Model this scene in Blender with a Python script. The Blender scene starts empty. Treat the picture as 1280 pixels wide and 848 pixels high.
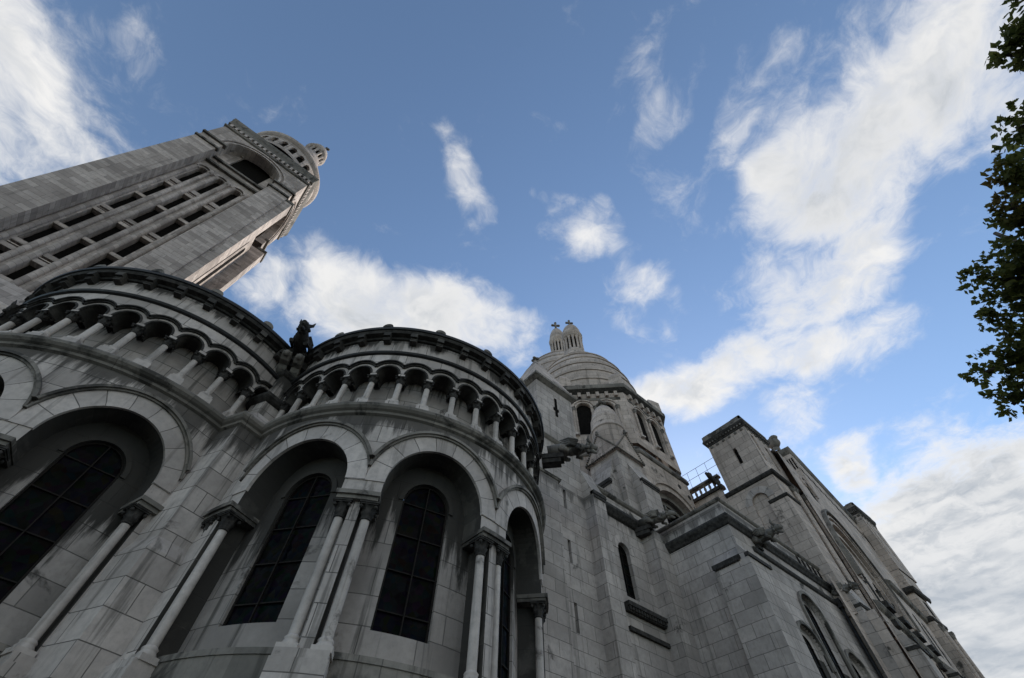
import bpy, math, random
from mathutils import Vector, Matrix
random.seed(7)
R = math.radians
sin, cos, pi = math.sin, math.cos, math.pi
K = 15.0            # metres per plan unit (1 unit = height of the chapel cornice over the lens)
EYE = 1.7           # lens height over the pavement
G0 = -EYE / K       # the pavement in plan units
sc = bpy.context.scene
col = sc.collection

# ------------------------------------------------------------------ camera
cam = bpy.data.cameras.new('camera')
co = bpy.data.objects.new('camera', cam); col.objects.link(co); sc.camera = co
f_px = 546.0
cam.sensor_fit = 'HORIZONTAL'; cam.sensor_width = 36.0
cam.lens = f_px / 1280.0 * 36.0
cam.clip_start = 0.05; cam.clip_end = 6000
ax = Vector((0.76129268, -0.64823911, 0.01481575))     # image right, in world axes
ay = -Vector((0.54585381, 0.62838401, -0.55423565))     # image up
ax.normalize(); az_ = ax.cross(ay).normalized(); ay = az_.cross(ax)
m = Matrix((ax, ay, az_)).transposed().to_4x4()
m.translation = Vector((0, 0, EYE))
co.matrix_world = m

# ------------------------------------------------------------------ world: Nishita sky with drifting clouds
SUN_AZ, SUN_EL = 65.0, 30.0        # azimuth from +Y towards +X
w = bpy.data.worlds.new('World'); sc.world = w; w.use_nodes = True
nt = w.node_tree; N = nt.nodes; L = nt.links; N.clear()
def nd(tree, kind, **kw):
    n = tree.nodes.new(kind)
    for k_, v_ in kw.items(): setattr(n, k_, v_)
    return n
def mth(tree, op, a, b=None, clamp=False):
    n = tree.nodes.new('ShaderNodeMath'); n.operation = op; n.use_clamp = clamp
    for i, v in enumerate((a, b)):
        if v is None: continue
        if isinstance(v, (int, float)): n.inputs[i].default_value = v
        else: tree.links.new(v, n.inputs[i])
    return n.outputs[0]
def mixc(tree, fac, a, b, mode='MIX'):
    n = tree.nodes.new('ShaderNodeMix'); n.data_type = 'RGBA'; n.blend_type = mode
    for s, v in ((n.inputs[0], fac), (n.inputs[6], a), (n.inputs[7], b)):
        if isinstance(v, (int, float)): s.default_value = v
        elif isinstance(v, tuple): s.default_value = (*v, 1)
        else: tree.links.new(v, s)
    return n.outputs[2]
def ramp(tree, v, a, b, lo=0.0, hi=1.0, smooth=True):
    n = tree.nodes.new('ShaderNodeMapRange'); n.interpolation_type = 'SMOOTHSTEP' if smooth else 'LINEAR'
    tree.links.new(v, n.inputs[0])
    for i, q in zip((1, 2, 3, 4), (a, b, lo, hi)): n.inputs[i].default_value = q
    return n.outputs[0]
def noise(tree, vec, scale, detail=4, rough=.55, dist=0.0):
    n = tree.nodes.new('ShaderNodeTexNoise')
    n.inputs['Scale'].default_value = scale; n.inputs['Detail'].default_value = detail
    n.inputs['Roughness'].default_value = rough; n.inputs['Distortion'].default_value = dist
    tree.links.new(vec, n.inputs['Vector']); return n
sky = nd(nt, 'ShaderNodeTexSky', sky_type='NISHITA')
sky.sun_disc = False; sky.sun_elevation = R(SUN_EL); sky.sun_rotation = R(SUN_AZ)
sky.air_density = 1.0; sky.dust_density = 0.1; sky.ozone_density = 2.0
tc = nd(nt, 'ShaderNodeTexCoord')
sx = nd(nt, 'ShaderNodeSeparateXYZ'); L.new(tc.outputs['Generated'], sx.inputs[0])
zc = mth(nt, 'MAXIMUM', sx.outputs[2], 0.07)
cx = nd(nt, 'ShaderNodeCombineXYZ')
L.new(mth(nt, 'DIVIDE', sx.outputs[0], zc), cx.inputs[0]); L.new(mth(nt, 'DIVIDE', sx.outputs[1], zc), cx.inputs[1])
flat = cx.outputs[0]               # the cloud layer seen as a plane one unit over the eye
n1 = noise(nt, flat, 2.3, 4, .55)
wob = nd(nt, 'ShaderNodeVectorMath', operation='MULTIPLY_ADD')
L.new(n1.outputs['Color'], wob.inputs[0]); wob.inputs[1].default_value = (.30, .30, 0); 
sub = nd(nt, 'ShaderNodeVectorMath', operation='SUBTRACT'); L.new(flat, sub.inputs[0]); sub.inputs[1].default_value = (.15, .15, 0)
L.new(sub.outputs[0], wob.inputs[2])
# cloud banks: x, y, half length, half width, turn, strength
BANKS = [(-.80,.64,.24,.18,35,1.25), (-.66,.74,.16,.10,0,1.0), (-1.05,.75,.5,.3,0,1.2),
         (.060,.262,.125,.040,18,.84), (.145,.285,.05,.035,60,.6), (.36,.19,.13,.08,5,.70), (.55,.19,.13,.07,-20,.62), (.68,.16,.08,.05,10,.45), (.33,.12,.06,.04,0,.42), (.27,.17,.05,.04,0,.42), (.62,.24,.08,.05,0,.45),
         (.04,.70,.22,.15,-15,1.25), (.26,.58,.24,.14,-30,1.25), (.40,.46,.09,.06,-50,.8), (-.17,.78,.10,.10,0,.9),
         (.32,-.10,.12,.06,70,.50), (.42,-.03,.14,.07,0,.42),(.42,-.22,.20,.07,60,.33),
         (.68,-.31,.24,.20,60,1.12), (.67,-.52,.2,.17,0,1.2), (.87,-.21,.22,.15,50,1.05), (.60,-.18,.10,.08,0,1.0),
         (1.08,.0,.24,.14,-45,1.08), (.88,-.07,.15,.12,0,.85), (.95,.17,.16,.13,-60,1.0), (.90,.34,.19,.14,-60,1.15), (1.28,.20,.2,.10,0,.8),
         (2.75,.12,.95,.38,12,1.7), (1.62,.16,.22,.10,5,.95), (4.0,.35,1.7,.95,0,1.8), (2.6,.9,.8,.4,20,1.1), (.75,-.9,.5,.3,0,1.0),
         (-.4,-1.75,1.5,.75,10,1.6), (-2.4,-1.0,1.3,.9,40,1.5), (1.9,-2.3,1.5,.8,-20,1.5), (.2,-3.6,2.6,1.0,0,1.4), (-.9,2.6,.8,.5,0,1.0), (1.2,2.8,.8,.5,0,.9),  # the banks behind the lens are unseen, added to brighten the walls
         (-.56,.47,.05,.09,20,.50), (.21,.20,.04,.03,0,.35)]
acc = None
for (bx, by, la, lb, tu, st) in BANKS:
    mp = nd(nt, 'ShaderNodeMapping', vector_type='TEXTURE')
    mp.inputs['Location'].default_value = (bx, by, 0); mp.inputs['Rotation'].default_value = (0, 0, R(tu)); mp.inputs['Scale'].default_value = (la, lb, 1)
    L.new(wob.outputs[0], mp.inputs[0])
    ln = nd(nt, 'ShaderNodeVectorMath', operation='LENGTH'); L.new(mp.outputs[0], ln.inputs[0])
    v = ramp(nt, ln.outputs['Value'], 1.45, 0.25 if st < 1.5 else .7, 0, st)
    acc = v if acc is None else mth(nt, 'MAXIMUM', acc, v)
def warp(vec, scale, amp):
    q = noise(nt, vec, scale, 3, .5); v = nd(nt, 'ShaderNodeVectorMath', operation='MULTIPLY_ADD')
    L.new(q.outputs['Color'], v.inputs[0]); v.inputs[1].default_value = (amp, amp, 0); L.new(vec, v.inputs[2]); return v.outputs[0]
wv = warp(flat, 5.5, .16)
n2 = noise(nt, wv, 5.2, 15, .66)
so_ = nd(nt, 'ShaderNodeVectorMath', operation='ADD'); L.new(wv, so_.inputs[0]); so_.inputs[1].default_value = (.050, .024, 0)   # a step towards the sun
n2s = noise(nt, so_.outputs[0], 5.2, 6, .6)
n2l = noise(nt, wv, 5.2, 6, .6)
dens = mth(nt, 'ADD', mth(nt, 'MULTIPLY', acc, .80), mth(nt, 'MULTIPLY', mth(nt, 'SUBTRACT', n2.outputs[0], .5), 2.1))
cover = ramp(nt, dens, .12, 1.06)
low = ramp(nt, zc, .55, .25)     # the bank towards the horizon is seen from its shaded underside
thick = mth(nt, 'MAXIMUM', ramp(nt, dens, .55, 1.25), mth(nt, 'MULTIPLY', low, mth(nt, 'MULTIPLY', acc, .55)), True)
lit = ramp(nt, mth(nt, 'SUBTRACT', n2l.outputs[0], n2s.outputs[0]), -.16, .10)
n4 = noise(nt, flat, 1.9, 5, .52)
shade = mth(nt, 'MULTIPLY', thick, mth(nt, 'ADD', mth(nt, 'ADD', mth(nt, 'MULTIPLY', low, .35), .12), mth(nt, 'ADD', mth(nt, 'MULTIPLY', mth(nt, 'MULTIPLY', mth(nt, 'SUBTRACT', 1.0, lit), .72), mth(nt, 'SUBTRACT', 1.0, mth(nt, 'MULTIPLY', low, .75))), mth(nt, 'MULTIPLY', ramp(nt, n4.outputs[0], .42, .68), .5))), True)
CL = 5.0
white = mixc(nt, shade, (CL*1.0, CL*.985, CL*.96), (CL*.50, CL*.54, CL*.59))
glow = nd(nt, 'ShaderNodeMix', data_type='RGBA')
skyc = mixc(nt, 1.0, sky.outputs[0], (1.0, 1.0, .975), 'MULTIPLY')
full = mixc(nt, mth(nt, 'MULTIPLY', cover, .97), skyc, white)
bg = nd(nt, 'ShaderNodeBackground'); bg.inputs[1].default_value = 0.1
L.new(full, bg.inputs[0])
wo = nd(nt, 'ShaderNodeOutputWorld'); L.new(bg.outputs[0], wo.inputs[0])

# ------------------------------------------------------------------ sun and exposure
sl = bpy.data.lights.new('sun', 'SUN'); sl.energy = 2.2; sl.angle = R(0.53); sl.color = (1.0, .90, .78)
so = bpy.data.objects.new('sun', sl); col.objects.link(so)
sd = Vector((sin(R(SUN_AZ)) * cos(R(SUN_EL)), cos(R(SUN_AZ)) * cos(R(SUN_EL)), sin(R(SUN_EL))))
so.rotation_euler = sd.to_track_quat('Z', 'Y').to_euler(); so.location = (0, 0, 120)
vs = sc.view_settings
vs.view_transform = 'Standard'; vs.look = 'None'; vs.gamma = 1; vs.use_curve_mapping = False
vs.exposure = 0.95

# ------------------------------------------------------------------ materials
def new_mat(name):
    mt = bpy.data.materials.new(name); mt.use_nodes = True
    t = mt.node_tree; b = t.nodes['Principled BSDF']; b.inputs['Roughness'].default_value = .85
    b.inputs['Specular IOR Level'].default_value = .25
    return mt, t, b
def stone(name, c1, c2, bw=1.25, bh=.62, joint=.013, jcol=(.12,.11,.10), stain=.55, crust=.25, crustcol=(.045,.042,.038), rough=.85, streak=.6, seed=0.0, ledges=()):
    mt, t, b = new_mat(name); l = t.links
    uv = nd(t, 'ShaderNodeUVMap'); geo = nd(t, 'ShaderNodeNewGeometry')
    off = nd(t, 'ShaderNodeVectorMath', operation='ADD'); l.new(geo.outputs['Position'], off.inputs[0]); off.inputs[1].default_value = (seed, seed*2, seed)
    pos = off.outputs[0]
    br = nd(t, 'ShaderNodeTexBrick'); br.offset = .5; br.squash = 1.0
    br.inputs['Scale'].default_value = 1; br.inputs['Brick Width'].default_value = bw; br.inputs['Row Height'].default_value = bh
    br.inputs['Mortar Size'].default_value = joint; br.inputs['Mortar Smooth'].default_value = .3; br.inputs['Bias'].default_value = -.1
    br.inputs['Color1'].default_value = (*c1, 1); br.inputs['Color2'].default_value = (*c2, 1); br.inputs['Mortar'].default_value = (*jcol, 1)
    # joints wander a little
    jn = noise(t, pos, 1.1, 3, .6)
    jv = nd(t, 'ShaderNodeVectorMath', operation='MULTIPLY_ADD'); l.new(jn.outputs['Color'], jv.inputs[0]); jv.inputs[1].default_value = (.03, .03, 0); l.new(uv.outputs[0], jv.inputs[2])
    l.new(jv.outputs[0], br.inputs['Vector'])
    big = noise(t, pos, .35, 5, .6); fine = noise(t, pos, 5.0, 8, .7)
    c = mixc(t, 1.0, br.outputs['Color'], mixc(t, ramp(t, big.outputs[0], .3, .7), (.72,.71,.70), (1.12,1.11,1.10)), 'MULTIPLY')
    c = mixc(t, mth(t, 'MULTIPLY', br.outputs['Fac'], .75), c, jcol)
    c = mixc(t, ramp(t, fine.outputs[0], .35, .75, 0, stain*.9), c, tuple(x*.45 for x in c1))
    # rain streaks and a black gypsum crust with outlines of their own
    sm = nd(t, 'ShaderNodeMapping'); sm.inputs['Scale'].default_value = (2.6, 2.6, .14); l.new(pos, sm.inputs[0])
    st = noise(t, sm.outputs[0], 1.0, 6, .65)
    c = mixc(t, ramp(t, st.outputs[0], .53, .66, 0, streak), c, (.075, .070, .062))
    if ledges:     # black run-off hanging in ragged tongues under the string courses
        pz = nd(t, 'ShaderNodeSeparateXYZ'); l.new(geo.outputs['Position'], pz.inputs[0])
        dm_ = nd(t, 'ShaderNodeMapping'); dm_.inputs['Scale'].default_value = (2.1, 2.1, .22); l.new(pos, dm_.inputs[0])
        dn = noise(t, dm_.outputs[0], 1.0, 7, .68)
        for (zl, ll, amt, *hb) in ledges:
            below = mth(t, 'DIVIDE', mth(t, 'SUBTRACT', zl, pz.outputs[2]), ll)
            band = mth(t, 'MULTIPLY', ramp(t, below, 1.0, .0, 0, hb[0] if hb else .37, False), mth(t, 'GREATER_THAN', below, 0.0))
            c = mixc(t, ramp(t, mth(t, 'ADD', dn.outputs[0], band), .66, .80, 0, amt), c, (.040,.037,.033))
    cr = noise(t, pos, .55, 9, .66, .4)
    c = mixc(t, ramp(t, cr.outputs[0], .60 - crust*.35, .69 - crust*.35, 0, .9), c, crustcol)
    l.new(c, b.inputs['Base Color']); b.inputs['Roughness'].default_value = rough
    bp = nd(t, 'ShaderNodeBump'); bp.inputs['Strength'].default_value = .5; bp.inputs['Distance'].default_value = .02
    hgt = mth(t, 'SUBTRACT', mth(t, 'MULTIPLY', fine.outputs[0], .5), mth(t, 'MULTIPLY', br.outputs['Fac'], 1.0))
    l.new(hgt, bp.inputs['Height']); l.new(bp.outputs[0], b.inputs['Normal'])
    return mt
def plain(name, c, rough=.6, metal=0.0, var=.3, scale=4.0, spec=.3):
    mt, t, b = new_mat(name)
    geo = nd(t, 'ShaderNodeNewGeometry'); n = noise(t, geo.outputs['Position'], scale, 7, .65)
    cc = mixc(t, ramp(t, n.outputs[0], .3, .7), tuple(x*(1-var) for x in c), tuple(min(1, x*(1+var)) for x in c))
    t.links.new(cc, b.inputs['Base Color']); b.inputs['Roughness'].default_value = rough; b.inputs['Metallic'].default_value = metal
    b.inputs['Specular IOR Level'].default_value = spec
    bp = nd(t, 'ShaderNodeBump'); bp.inputs['Strength'].default_value = .35; bp.inputs['Distance'].default_value = .02
    t.links.new(n.outputs[0], bp.inputs['Height']); t.links.new(bp.outputs[0], b.inputs['Normal'])
    return mt
M_wall = stone('chapel_limestone', (0.596,0.541,0.506), (0.398,0.359,0.334), 1.35, .66, crust=.02, streak=.6, ledges=((12.05,1.5,.85), (16.48,.9,.9)))
M_vous = stone('voussoir_limestone', (0.596,0.541,0.506), (0.457,0.414,0.390), 40, .62, crust=.0, streak=.4, seed=3)
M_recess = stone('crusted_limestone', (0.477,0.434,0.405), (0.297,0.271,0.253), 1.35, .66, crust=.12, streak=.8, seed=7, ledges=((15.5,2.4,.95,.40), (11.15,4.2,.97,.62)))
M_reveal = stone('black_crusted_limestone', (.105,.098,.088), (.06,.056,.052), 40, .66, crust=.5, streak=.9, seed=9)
M_ash = stone('ashlar_limestone', (0.517,0.468,0.436), (0.357,0.325,0.303), 1.25, .62, crust=.0, streak=.4, seed=11, ledges=((17.98,1.2,.6),))
M_far = stone('pale_ashlar', (0.596,0.512,0.453), (0.437,0.373,0.327), 1.25, .62, crust=.0, streak=.4, seed=19)
M_tower = stone('tower_ashlar', (0.578,0.507,0.465), (0.310,0.268,0.245), 1.5, .46, joint=.010, jcol=(.14,.125,.105), crust=-.05, streak=.3, seed=29)
M_trim = stone('weathered_trim_stone', (.25,.23,.205), (.16,.15,.135), 2.2, 3.0, crust=.28, streak=.7, seed=5)
M_shaft = stone('column_stone', (0.576,0.526,0.491), (0.477,0.436,0.405), 40, 9.0, crust=.0, streak=.4, seed=13)
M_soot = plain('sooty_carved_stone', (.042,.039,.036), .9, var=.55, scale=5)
M_lead = plain('lead_sheet', (.030,.030,.032), .55, var=.35, scale=3, spec=.3)
M_glass = None
M_iron = plain('rusted_iron', (.011,.008,.006), .8, var=.4, scale=8)
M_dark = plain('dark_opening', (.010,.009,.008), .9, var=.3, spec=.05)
M_steel = plain('galvanised_steel', (.30,.31,.32), .45, metal=.6, var=.15)
M_pave = stone('setts', (.062,.060,.057), (.045,.043,.041), .22, .14, joint=.012, jcol=(.03,.03,.028), crust=0, streak=0, seed=2)
M_bark = plain('bark', (.075,.058,.043), .95, var=.5, scale=9)
def glassmat():
    mt, t, b = new_mat('leaded_glass'); geo = nd(t, 'ShaderNodeNewGeometry')
    vo = nd(t, 'ShaderNodeTexVoronoi'); vo.inputs['Scale'].default_value = 5.5; t.links.new(geo.outputs['Position'], vo.inputs['Vector'])
    ve = nd(t, 'ShaderNodeTexVoronoi', feature='DISTANCE_TO_EDGE'); ve.inputs['Scale'].default_value = 5.5; t.links.new(geo.outputs['Position'], ve.inputs['Vector'])
    c = mixc(t, .12, (.009,.009,.011), vo.outputs['Color']); c = mixc(t, 1.0, c, (.05,.05,.06), 'MULTIPLY')
    c = mixc(t, ramp(t, ve.outputs['Distance'], .02, .05), (.004,.004,.004), c); t.links.new(c, b.inputs['Base Color'])
    t.links.new(ramp(t, noise(t, geo.outputs['Position'], 2.0, 6, .6).outputs[0], .3, .7, .25, .7), b.inputs['Roughness']); b.inputs['Specular IOR Level'].default_value = .04
    bp = nd(t, 'ShaderNodeBump'); bp.inputs['Strength'].default_value = .8; bp.inputs['Distance'].default_value = .03
    t.links.new(vo.outputs['Distance'], bp.inputs['Height']); t.links.new(bp.outputs[0], b.inputs['Normal'])
    return mt
M_glass = glassmat()
def leafmat():
    mt, t, b = new_mat('autumn_leaves')
    geo = nd(t, 'ShaderNodeNewGeometry')
    n = noise(t, geo.outputs['Position'], 1.3, 3, .6)
    c = mixc(t, geo.outputs['Random Per Island'], (.085,.105,.024), (.19,.19,.05))
    c = mixc(t, ramp(t, n.outputs[0], .56, .72, 0, .7), c, (.16,.085,.018))
    t.links.new(c, b.inputs['Base Color']); b.inputs['Roughness'].default_value = .55
    tr_ = nd(t, 'ShaderNodeBsdfTranslucent'); t.links.new(c, tr_.inputs[0]); mx = nd(t, 'ShaderNodeMixShader'); mx.inputs[0].default_value = .6
    t.links.new(b.outputs[0], mx.inputs[1]); t.links.new(tr_.outputs[0], mx.inputs[2]); t.links.new(mx.outputs[0], t.nodes['Material Output'].inputs[0])
    return mt
M_leaf = leafmat()

# ------------------------------------------------------------------ mesh builder (all coordinates in plan units)
class MB:
    def __init__(s): s.v = []; s.f = []; s.uv = []; s.sm = []
    def poly(s, pts, uv=None, smooth=False):
        i0 = len(s.v); s.v += [tuple(p) for p in pts]; s.f.append(list(range(i0, i0+len(pts)))); s.uv.append(uv); s.sm.append(smooth)
    def box(s, x0, x1, y0, y1, z0, z1):
        s.hexa([(x0,y0),(x1,y0),(x1,y1),(x0,y1)], z0, z1)
    def hexa(s, plan, z0, z1, top=None):
        n = len(plan); t = top or plan
        for i in range(n):
            a, b = plan[i], plan[(i+1) % n]; c, d = t[(i+1) % n], t[i]
            s.poly([(*a, z0), (*b, z0), (*c, z1), (*d, z1)])
        s.poly([(*p, z1) for p in t]); s.poly([(*p, z0) for p in reversed(plan)])
    def obox(s, P, T, Nn, a0, a1, b0, b1, z0, z1):
        # box in a turned plan frame: P origin, T along, Nn across
        q = [(a0,b0),(a1,b0),(a1,b1),(a0,b1)]
        s.hexa([(P[0]+T[0]*a+Nn[0]*b, P[1]+T[1]*a+Nn[1]*b) for a, b in q], z0, z1)
    def lathe(s, prof, c=(0,0), seg=16, wob=0.0, lobes=0, a0=0.0, a1=2*pi, smooth=True):
        i0 = len(s.v); full = abs(a1-a0-2*pi) < 1e-6; n = seg if full else seg+1
        for (r, z) in prof:
            for j in range(n):
                a = a0+(a1-a0)*j/seg; rr = r*(1+wob*cos(lobes*a))
                s.v.append((c[0]+rr*sin(a), c[1]-rr*cos(a), z))
        for i in range(len(prof)-1):
            for j in range(seg):
                k = (j+1) % n
                s.f.append([i0+i*n+j, i0+i*n+k, i0+(i+1)*n+k, i0+(i+1)*n+j]); s.sm.append(smooth)
                r_ = max(prof[i][0], .001)*K; u0 = (a0+(a1-a0)*j/seg)*r_; u1 = (a0+(a1-a0)*(j+1)/seg)*r_
                s.uv.append([(u0, prof[i][1]*K), (u1, prof[i][1]*K), (u1, prof[i+1][1]*K), (u0, prof[i+1][1]*K)])
    def tube(s, pts, rads, seg=8):
        i0 = len(s.v); pts = [Vector(p) for p in pts]
        for i, p in enumerate(pts):
            d = (pts[min(i+1, len(pts)-1)]-pts[max(i-1, 0)]).normalized()
            a = d.orthogonal().normalized(); a = Vector((0,0,1)).cross(d) if abs(d.z) < .95 else Vector((1,0,0)).cross(d)
            a.normalize(); b = d.cross(a); r = rads[i] if isinstance(rads, (list, tuple)) else rads
            for j in range(seg):
                t = 2*pi*j/seg; s.v.append(tuple(p+a*cos(t)*r+b*sin(t)*r))
        for i in range(len(pts)-1):
            for j in range(seg):
                k = (j+1) % seg
                s.f.append([i0+i*seg+j, i0+i*seg+k, i0+(i+1)*seg+k, i0+(i+1)*seg+j]); s.sm.append(True); s.uv.append(None)
        s.f.append([i0+j for j in range(seg)][::-1]); s.sm.append(False); s.uv.append(None)
        e = i0+(len(pts)-1)*seg; s.f.append([e+j for j in range(seg)]); s.sm.append(False); s.uv.append(None)
    def ball(s, c, r, seg=10, rings=6):
        rx, ry, rz = r if isinstance(r, tuple) else (r, r, r); i0 = len(s.v)
        for i in range(rings+1):
            t = pi*i/rings
            for j in range(seg):
                a = 2*pi*j/seg; s.v.append((c[0]+rx*sin(t)*cos(a), c[1]+ry*sin(t)*sin(a), c[2]+rz*cos(t)))
        for i in range(rings):
            for j in range(seg):
                k = (j+1) % seg
                s.f.append([i0+i*seg+j, i0+(i+1)*seg+j, i0+(i+1)*seg+k, i0+i*seg+k]); s.sm.append(True); s.uv.append(None)
    def sweep(s, path, prof, closed=False):
        # path: plan points walked left to right seen from outside; prof: (outward, z) points
        n = len(path); P = [Vector(p) for p in path]; rows = []
        for i in range(n):
            if closed: d0 = (P[i]-P[i-1]); d1 = (P[(i+1) % n]-P[i])
            else: d0 = P[i]-P[max(i-1, 0)] if i > 0 else P[1]-P[0]; d1 = P[i+1]-P[i] if i < n-1 else P[i]-P[i-1]
            d0.normalize(); d1.normalize()
            n0 = Vector((d0.y, -d0.x)); n1 = Vector((d1.y, -d1.x)); b = (n0+n1)
            b = b/max(.35, (1+n0.dot(n1))) if (1+n0.dot(n1)) > .05 else n0
            rows.append([(P[i].x+b.x*o, P[i].y+b.y*o, z) for o, z in prof])
        m_ = n if closed else n-1; acc_ = 0.0
        for i in range(m_):
            a, b = rows[i], rows[(i+1) % n]; ln = (P[(i+1) % n]-P[i]).length
            for j in range(len(prof)-1):
                q = [(acc_*K, j*.3), ((acc_+ln)*K, j*.3), ((acc_+ln)*K, j*.3+.3), (acc_*K, j*.3+.3)]
                s.poly([a[j], b[j], b[j+1], a[j+1]], q)
            acc_ += ln
        if not closed: s.poly(rows[0]); s.poly(rows[-1][::-1])
    def build(s, name, mat, parent=None, loc=None):
        base = loc if loc is not None else (ROOTLOC.get(parent.name, None) if parent is not None else (0, 0, 0))
        me = bpy.data.meshes.new(name)
        V = [(x*K-base[0], y*K-base[1], z*K+EYE-base[2]) for x, y, z in s.v]
        me.from_pydata(V, [], s.f)
        ul = me.uv_layers.new(name='UVMap'); buf = []
        for pi_, fc in enumerate(s.f):
            q = s.uv[pi_]
            if q is None:
                p = [Vector(s.v[i]) for i in fc]
                nn = Vector((0, 0, 0))
                for a in range(1, len(p)-1): nn += (p[a]-p[0]).cross(p[a+1]-p[0])
                h = math.hypot(nn.x, nn.y)
                if h < abs(nn.z)*.45 or h == 0: q = [(v.x*K, v.y*K) for v in p]
                else:
                    tx, ty = -nn.y/h, nn.x/h
                    q = [((v.x*tx+v.y*ty)*K, v.z*K) for v in p]
            for a in q: buf += [a[0], a[1]]
        ul.data.foreach_set('uv', buf)
        me.polygons.foreach_set('use_smooth', s.sm)
        me.materials.append(mat); me.update()
        o = bpy.data.objects.new(name, me); col.objects.link(o)
        o.location = (0, 0, 0)
        if parent is not None: o.parent = parent; ROOTLOC[o.name] = base
        elif loc is not None: o.location = base
        return o
ROOTLOC = {}
def thing(name, label, cat, x, y, z=None, group=None):
    o = bpy.data.objects.new(name, None); col.objects.link(o); o.empty_display_size = .3
    l = (x*K, y*K, (z*K+EYE) if z is not None else 0.0); o.location = l; ROOTLOC[o.name] = l
    o['label'] = label; o['category'] = cat
    if group: o['group'] = group
    return o
def tag(o, label, cat, group=None):
    o['label'] = label; o['category'] = cat
    if group: o['group'] = group
    return o
def dup(o, parent, rz=0.0, loc=None):
    c = o.copy(); col.objects.link(c); c.parent = parent; ROOTLOC[c.name] = ROOTLOC.get(o.name)
    if rz: c.rotation_euler = (0, 0, rz)
    if loc is not None: c.location = loc
    for g in list(o.children):
        d = g.copy(); col.objects.link(d); d.parent = c
    return c
def shift(v): return (v[0]*K, v[1]*K, (v[2] if len(v) > 2 else 0)*K)

# frames: u to the right along a wall, d into the wall, z up
class Flat:
    def __init__(s, o, t): s.o = o; l = math.hypot(*t); s.t = (t[0]/l, t[1]/l); s.n = (-s.t[1], s.t[0]); s.r = None
    def P(s, u, d, z): return (s.o[0]+s.t[0]*u+s.n[0]*d, s.o[1]+s.t[1]*u+s.n[1]*d, z)
class Round:
    def __init__(s, c, r): s.o = c; s.r = r
    def P(s, u, d, z):
        a = u/s.r; return (s.o[0]+(s.r-d)*sin(a), s.o[1]-(s.r-d)*cos(a), z)
def south(x, y): return Flat((x, y), (1, 0))      # wall seen from -Y, u = x - x0
def west(x, y): return Flat((x, y), (0, -1))      # wall seen from -X, u = y0 - y
def east(x, y): return Flat((x, y), (0, 1))

def panel(mb, fr, u0, u1, z0, z1, holes=(), d=0.0, du=None, n=12, side=True, rv=None):
    """wall face with arched or square openings and their reveals; hole = (uc, hw, zb, zs, arch, depth)"""
    rv = mb if rv is None else rv
    du = du or (.03 if fr.r else 9.0)
    cols = {}
    for h in holes: cols.setdefault((round(h[0], 5), round(h[1], 5)), []).append(h)
    keys = sorted(cols); edges = []; cur = u0
    def strip(a, b):
        k = max(1, int(math.ceil((b-a)/du - 1e-6)))
        for i in range(k):
            x0 = a+(b-a)*i/k; x1 = a+(b-a)*(i+1)/k
            mb.poly([fr.P(x0,d,z0), fr.P(x1,d,z0), fr.P(x1,d,z1), fr.P(x0,d,z1)], [(x0*K,z0*K),(x1*K,z0*K),(x1*K,z1*K),(x0*K,z1*K)])
    for (uc, hw) in keys:
        hs = sorted(cols[(uc, hw)], key=lambda h: h[2])
        uc, hw = hs[0][0], hs[0][1]
        if uc-hw > cur+1e-6: strip(cur, uc-hw)
        us = [uc-hw*cos(pi*i/n) for i in range(n+1)]
        top = lambda h, u: h[3]+(math.sqrt(max(0, hw*hw-(u-uc)**2)) if h[4] else 0.0)
        for i in range(n):
            a, b = us[i], us[i+1]
            lo_a = lo_b = z0
            for h in hs+[None]:
                ha, hb = (h[2], h[2]) if h else (z1, z1)
                if ha > lo_a+1e-6 or hb > lo_b+1e-6:
                    mb.poly([fr.P(a,d,lo_a), fr.P(b,d,lo_b), fr.P(b,d,hb), fr.P(a,d,ha)], [(a*K,lo_a*K),(b*K,lo_b*K),(b*K,hb*K),(a*K,ha*K)])
                if h:
                    lo_a, lo_b = top(h, a), top(h, b)
                    if side and not (not h[4] and h[3] >= z1-1e-6):
                        dp = h[5]
                        rv.poly([fr.P(a,d,lo_a), fr.P(b,d,lo_b), fr.P(b,d+dp,lo_b), fr.P(a,d+dp,lo_a)], [(0,i*.33),(0,(i+1)*.33),(dp*K,(i+1)*.33),(dp*K,i*.33)])
                        if h[2] > z0+1e-6: rv.poly([fr.P(a,d,h[2]), fr.P(b,d,h[2]), fr.P(b,d+dp,h[2]), fr.P(a,d+dp,h[2])])
        if side:
            for h in hs:
                for e in (uc-hw, uc+hw):
                    dp = h[5]
                    rv.poly([fr.P(e,d,h[2]), fr.P(e,d+dp,h[2]), fr.P(e,d+dp,h[3]), fr.P(e,d,h[3])], [(0,h[2]*K),(dp*K,h[2]*K),(dp*K,h[3]*K),(0,h[3]*K)])
        cur = uc+hw
    if u1 > cur+1e-6: strip(cur, u1)
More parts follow.
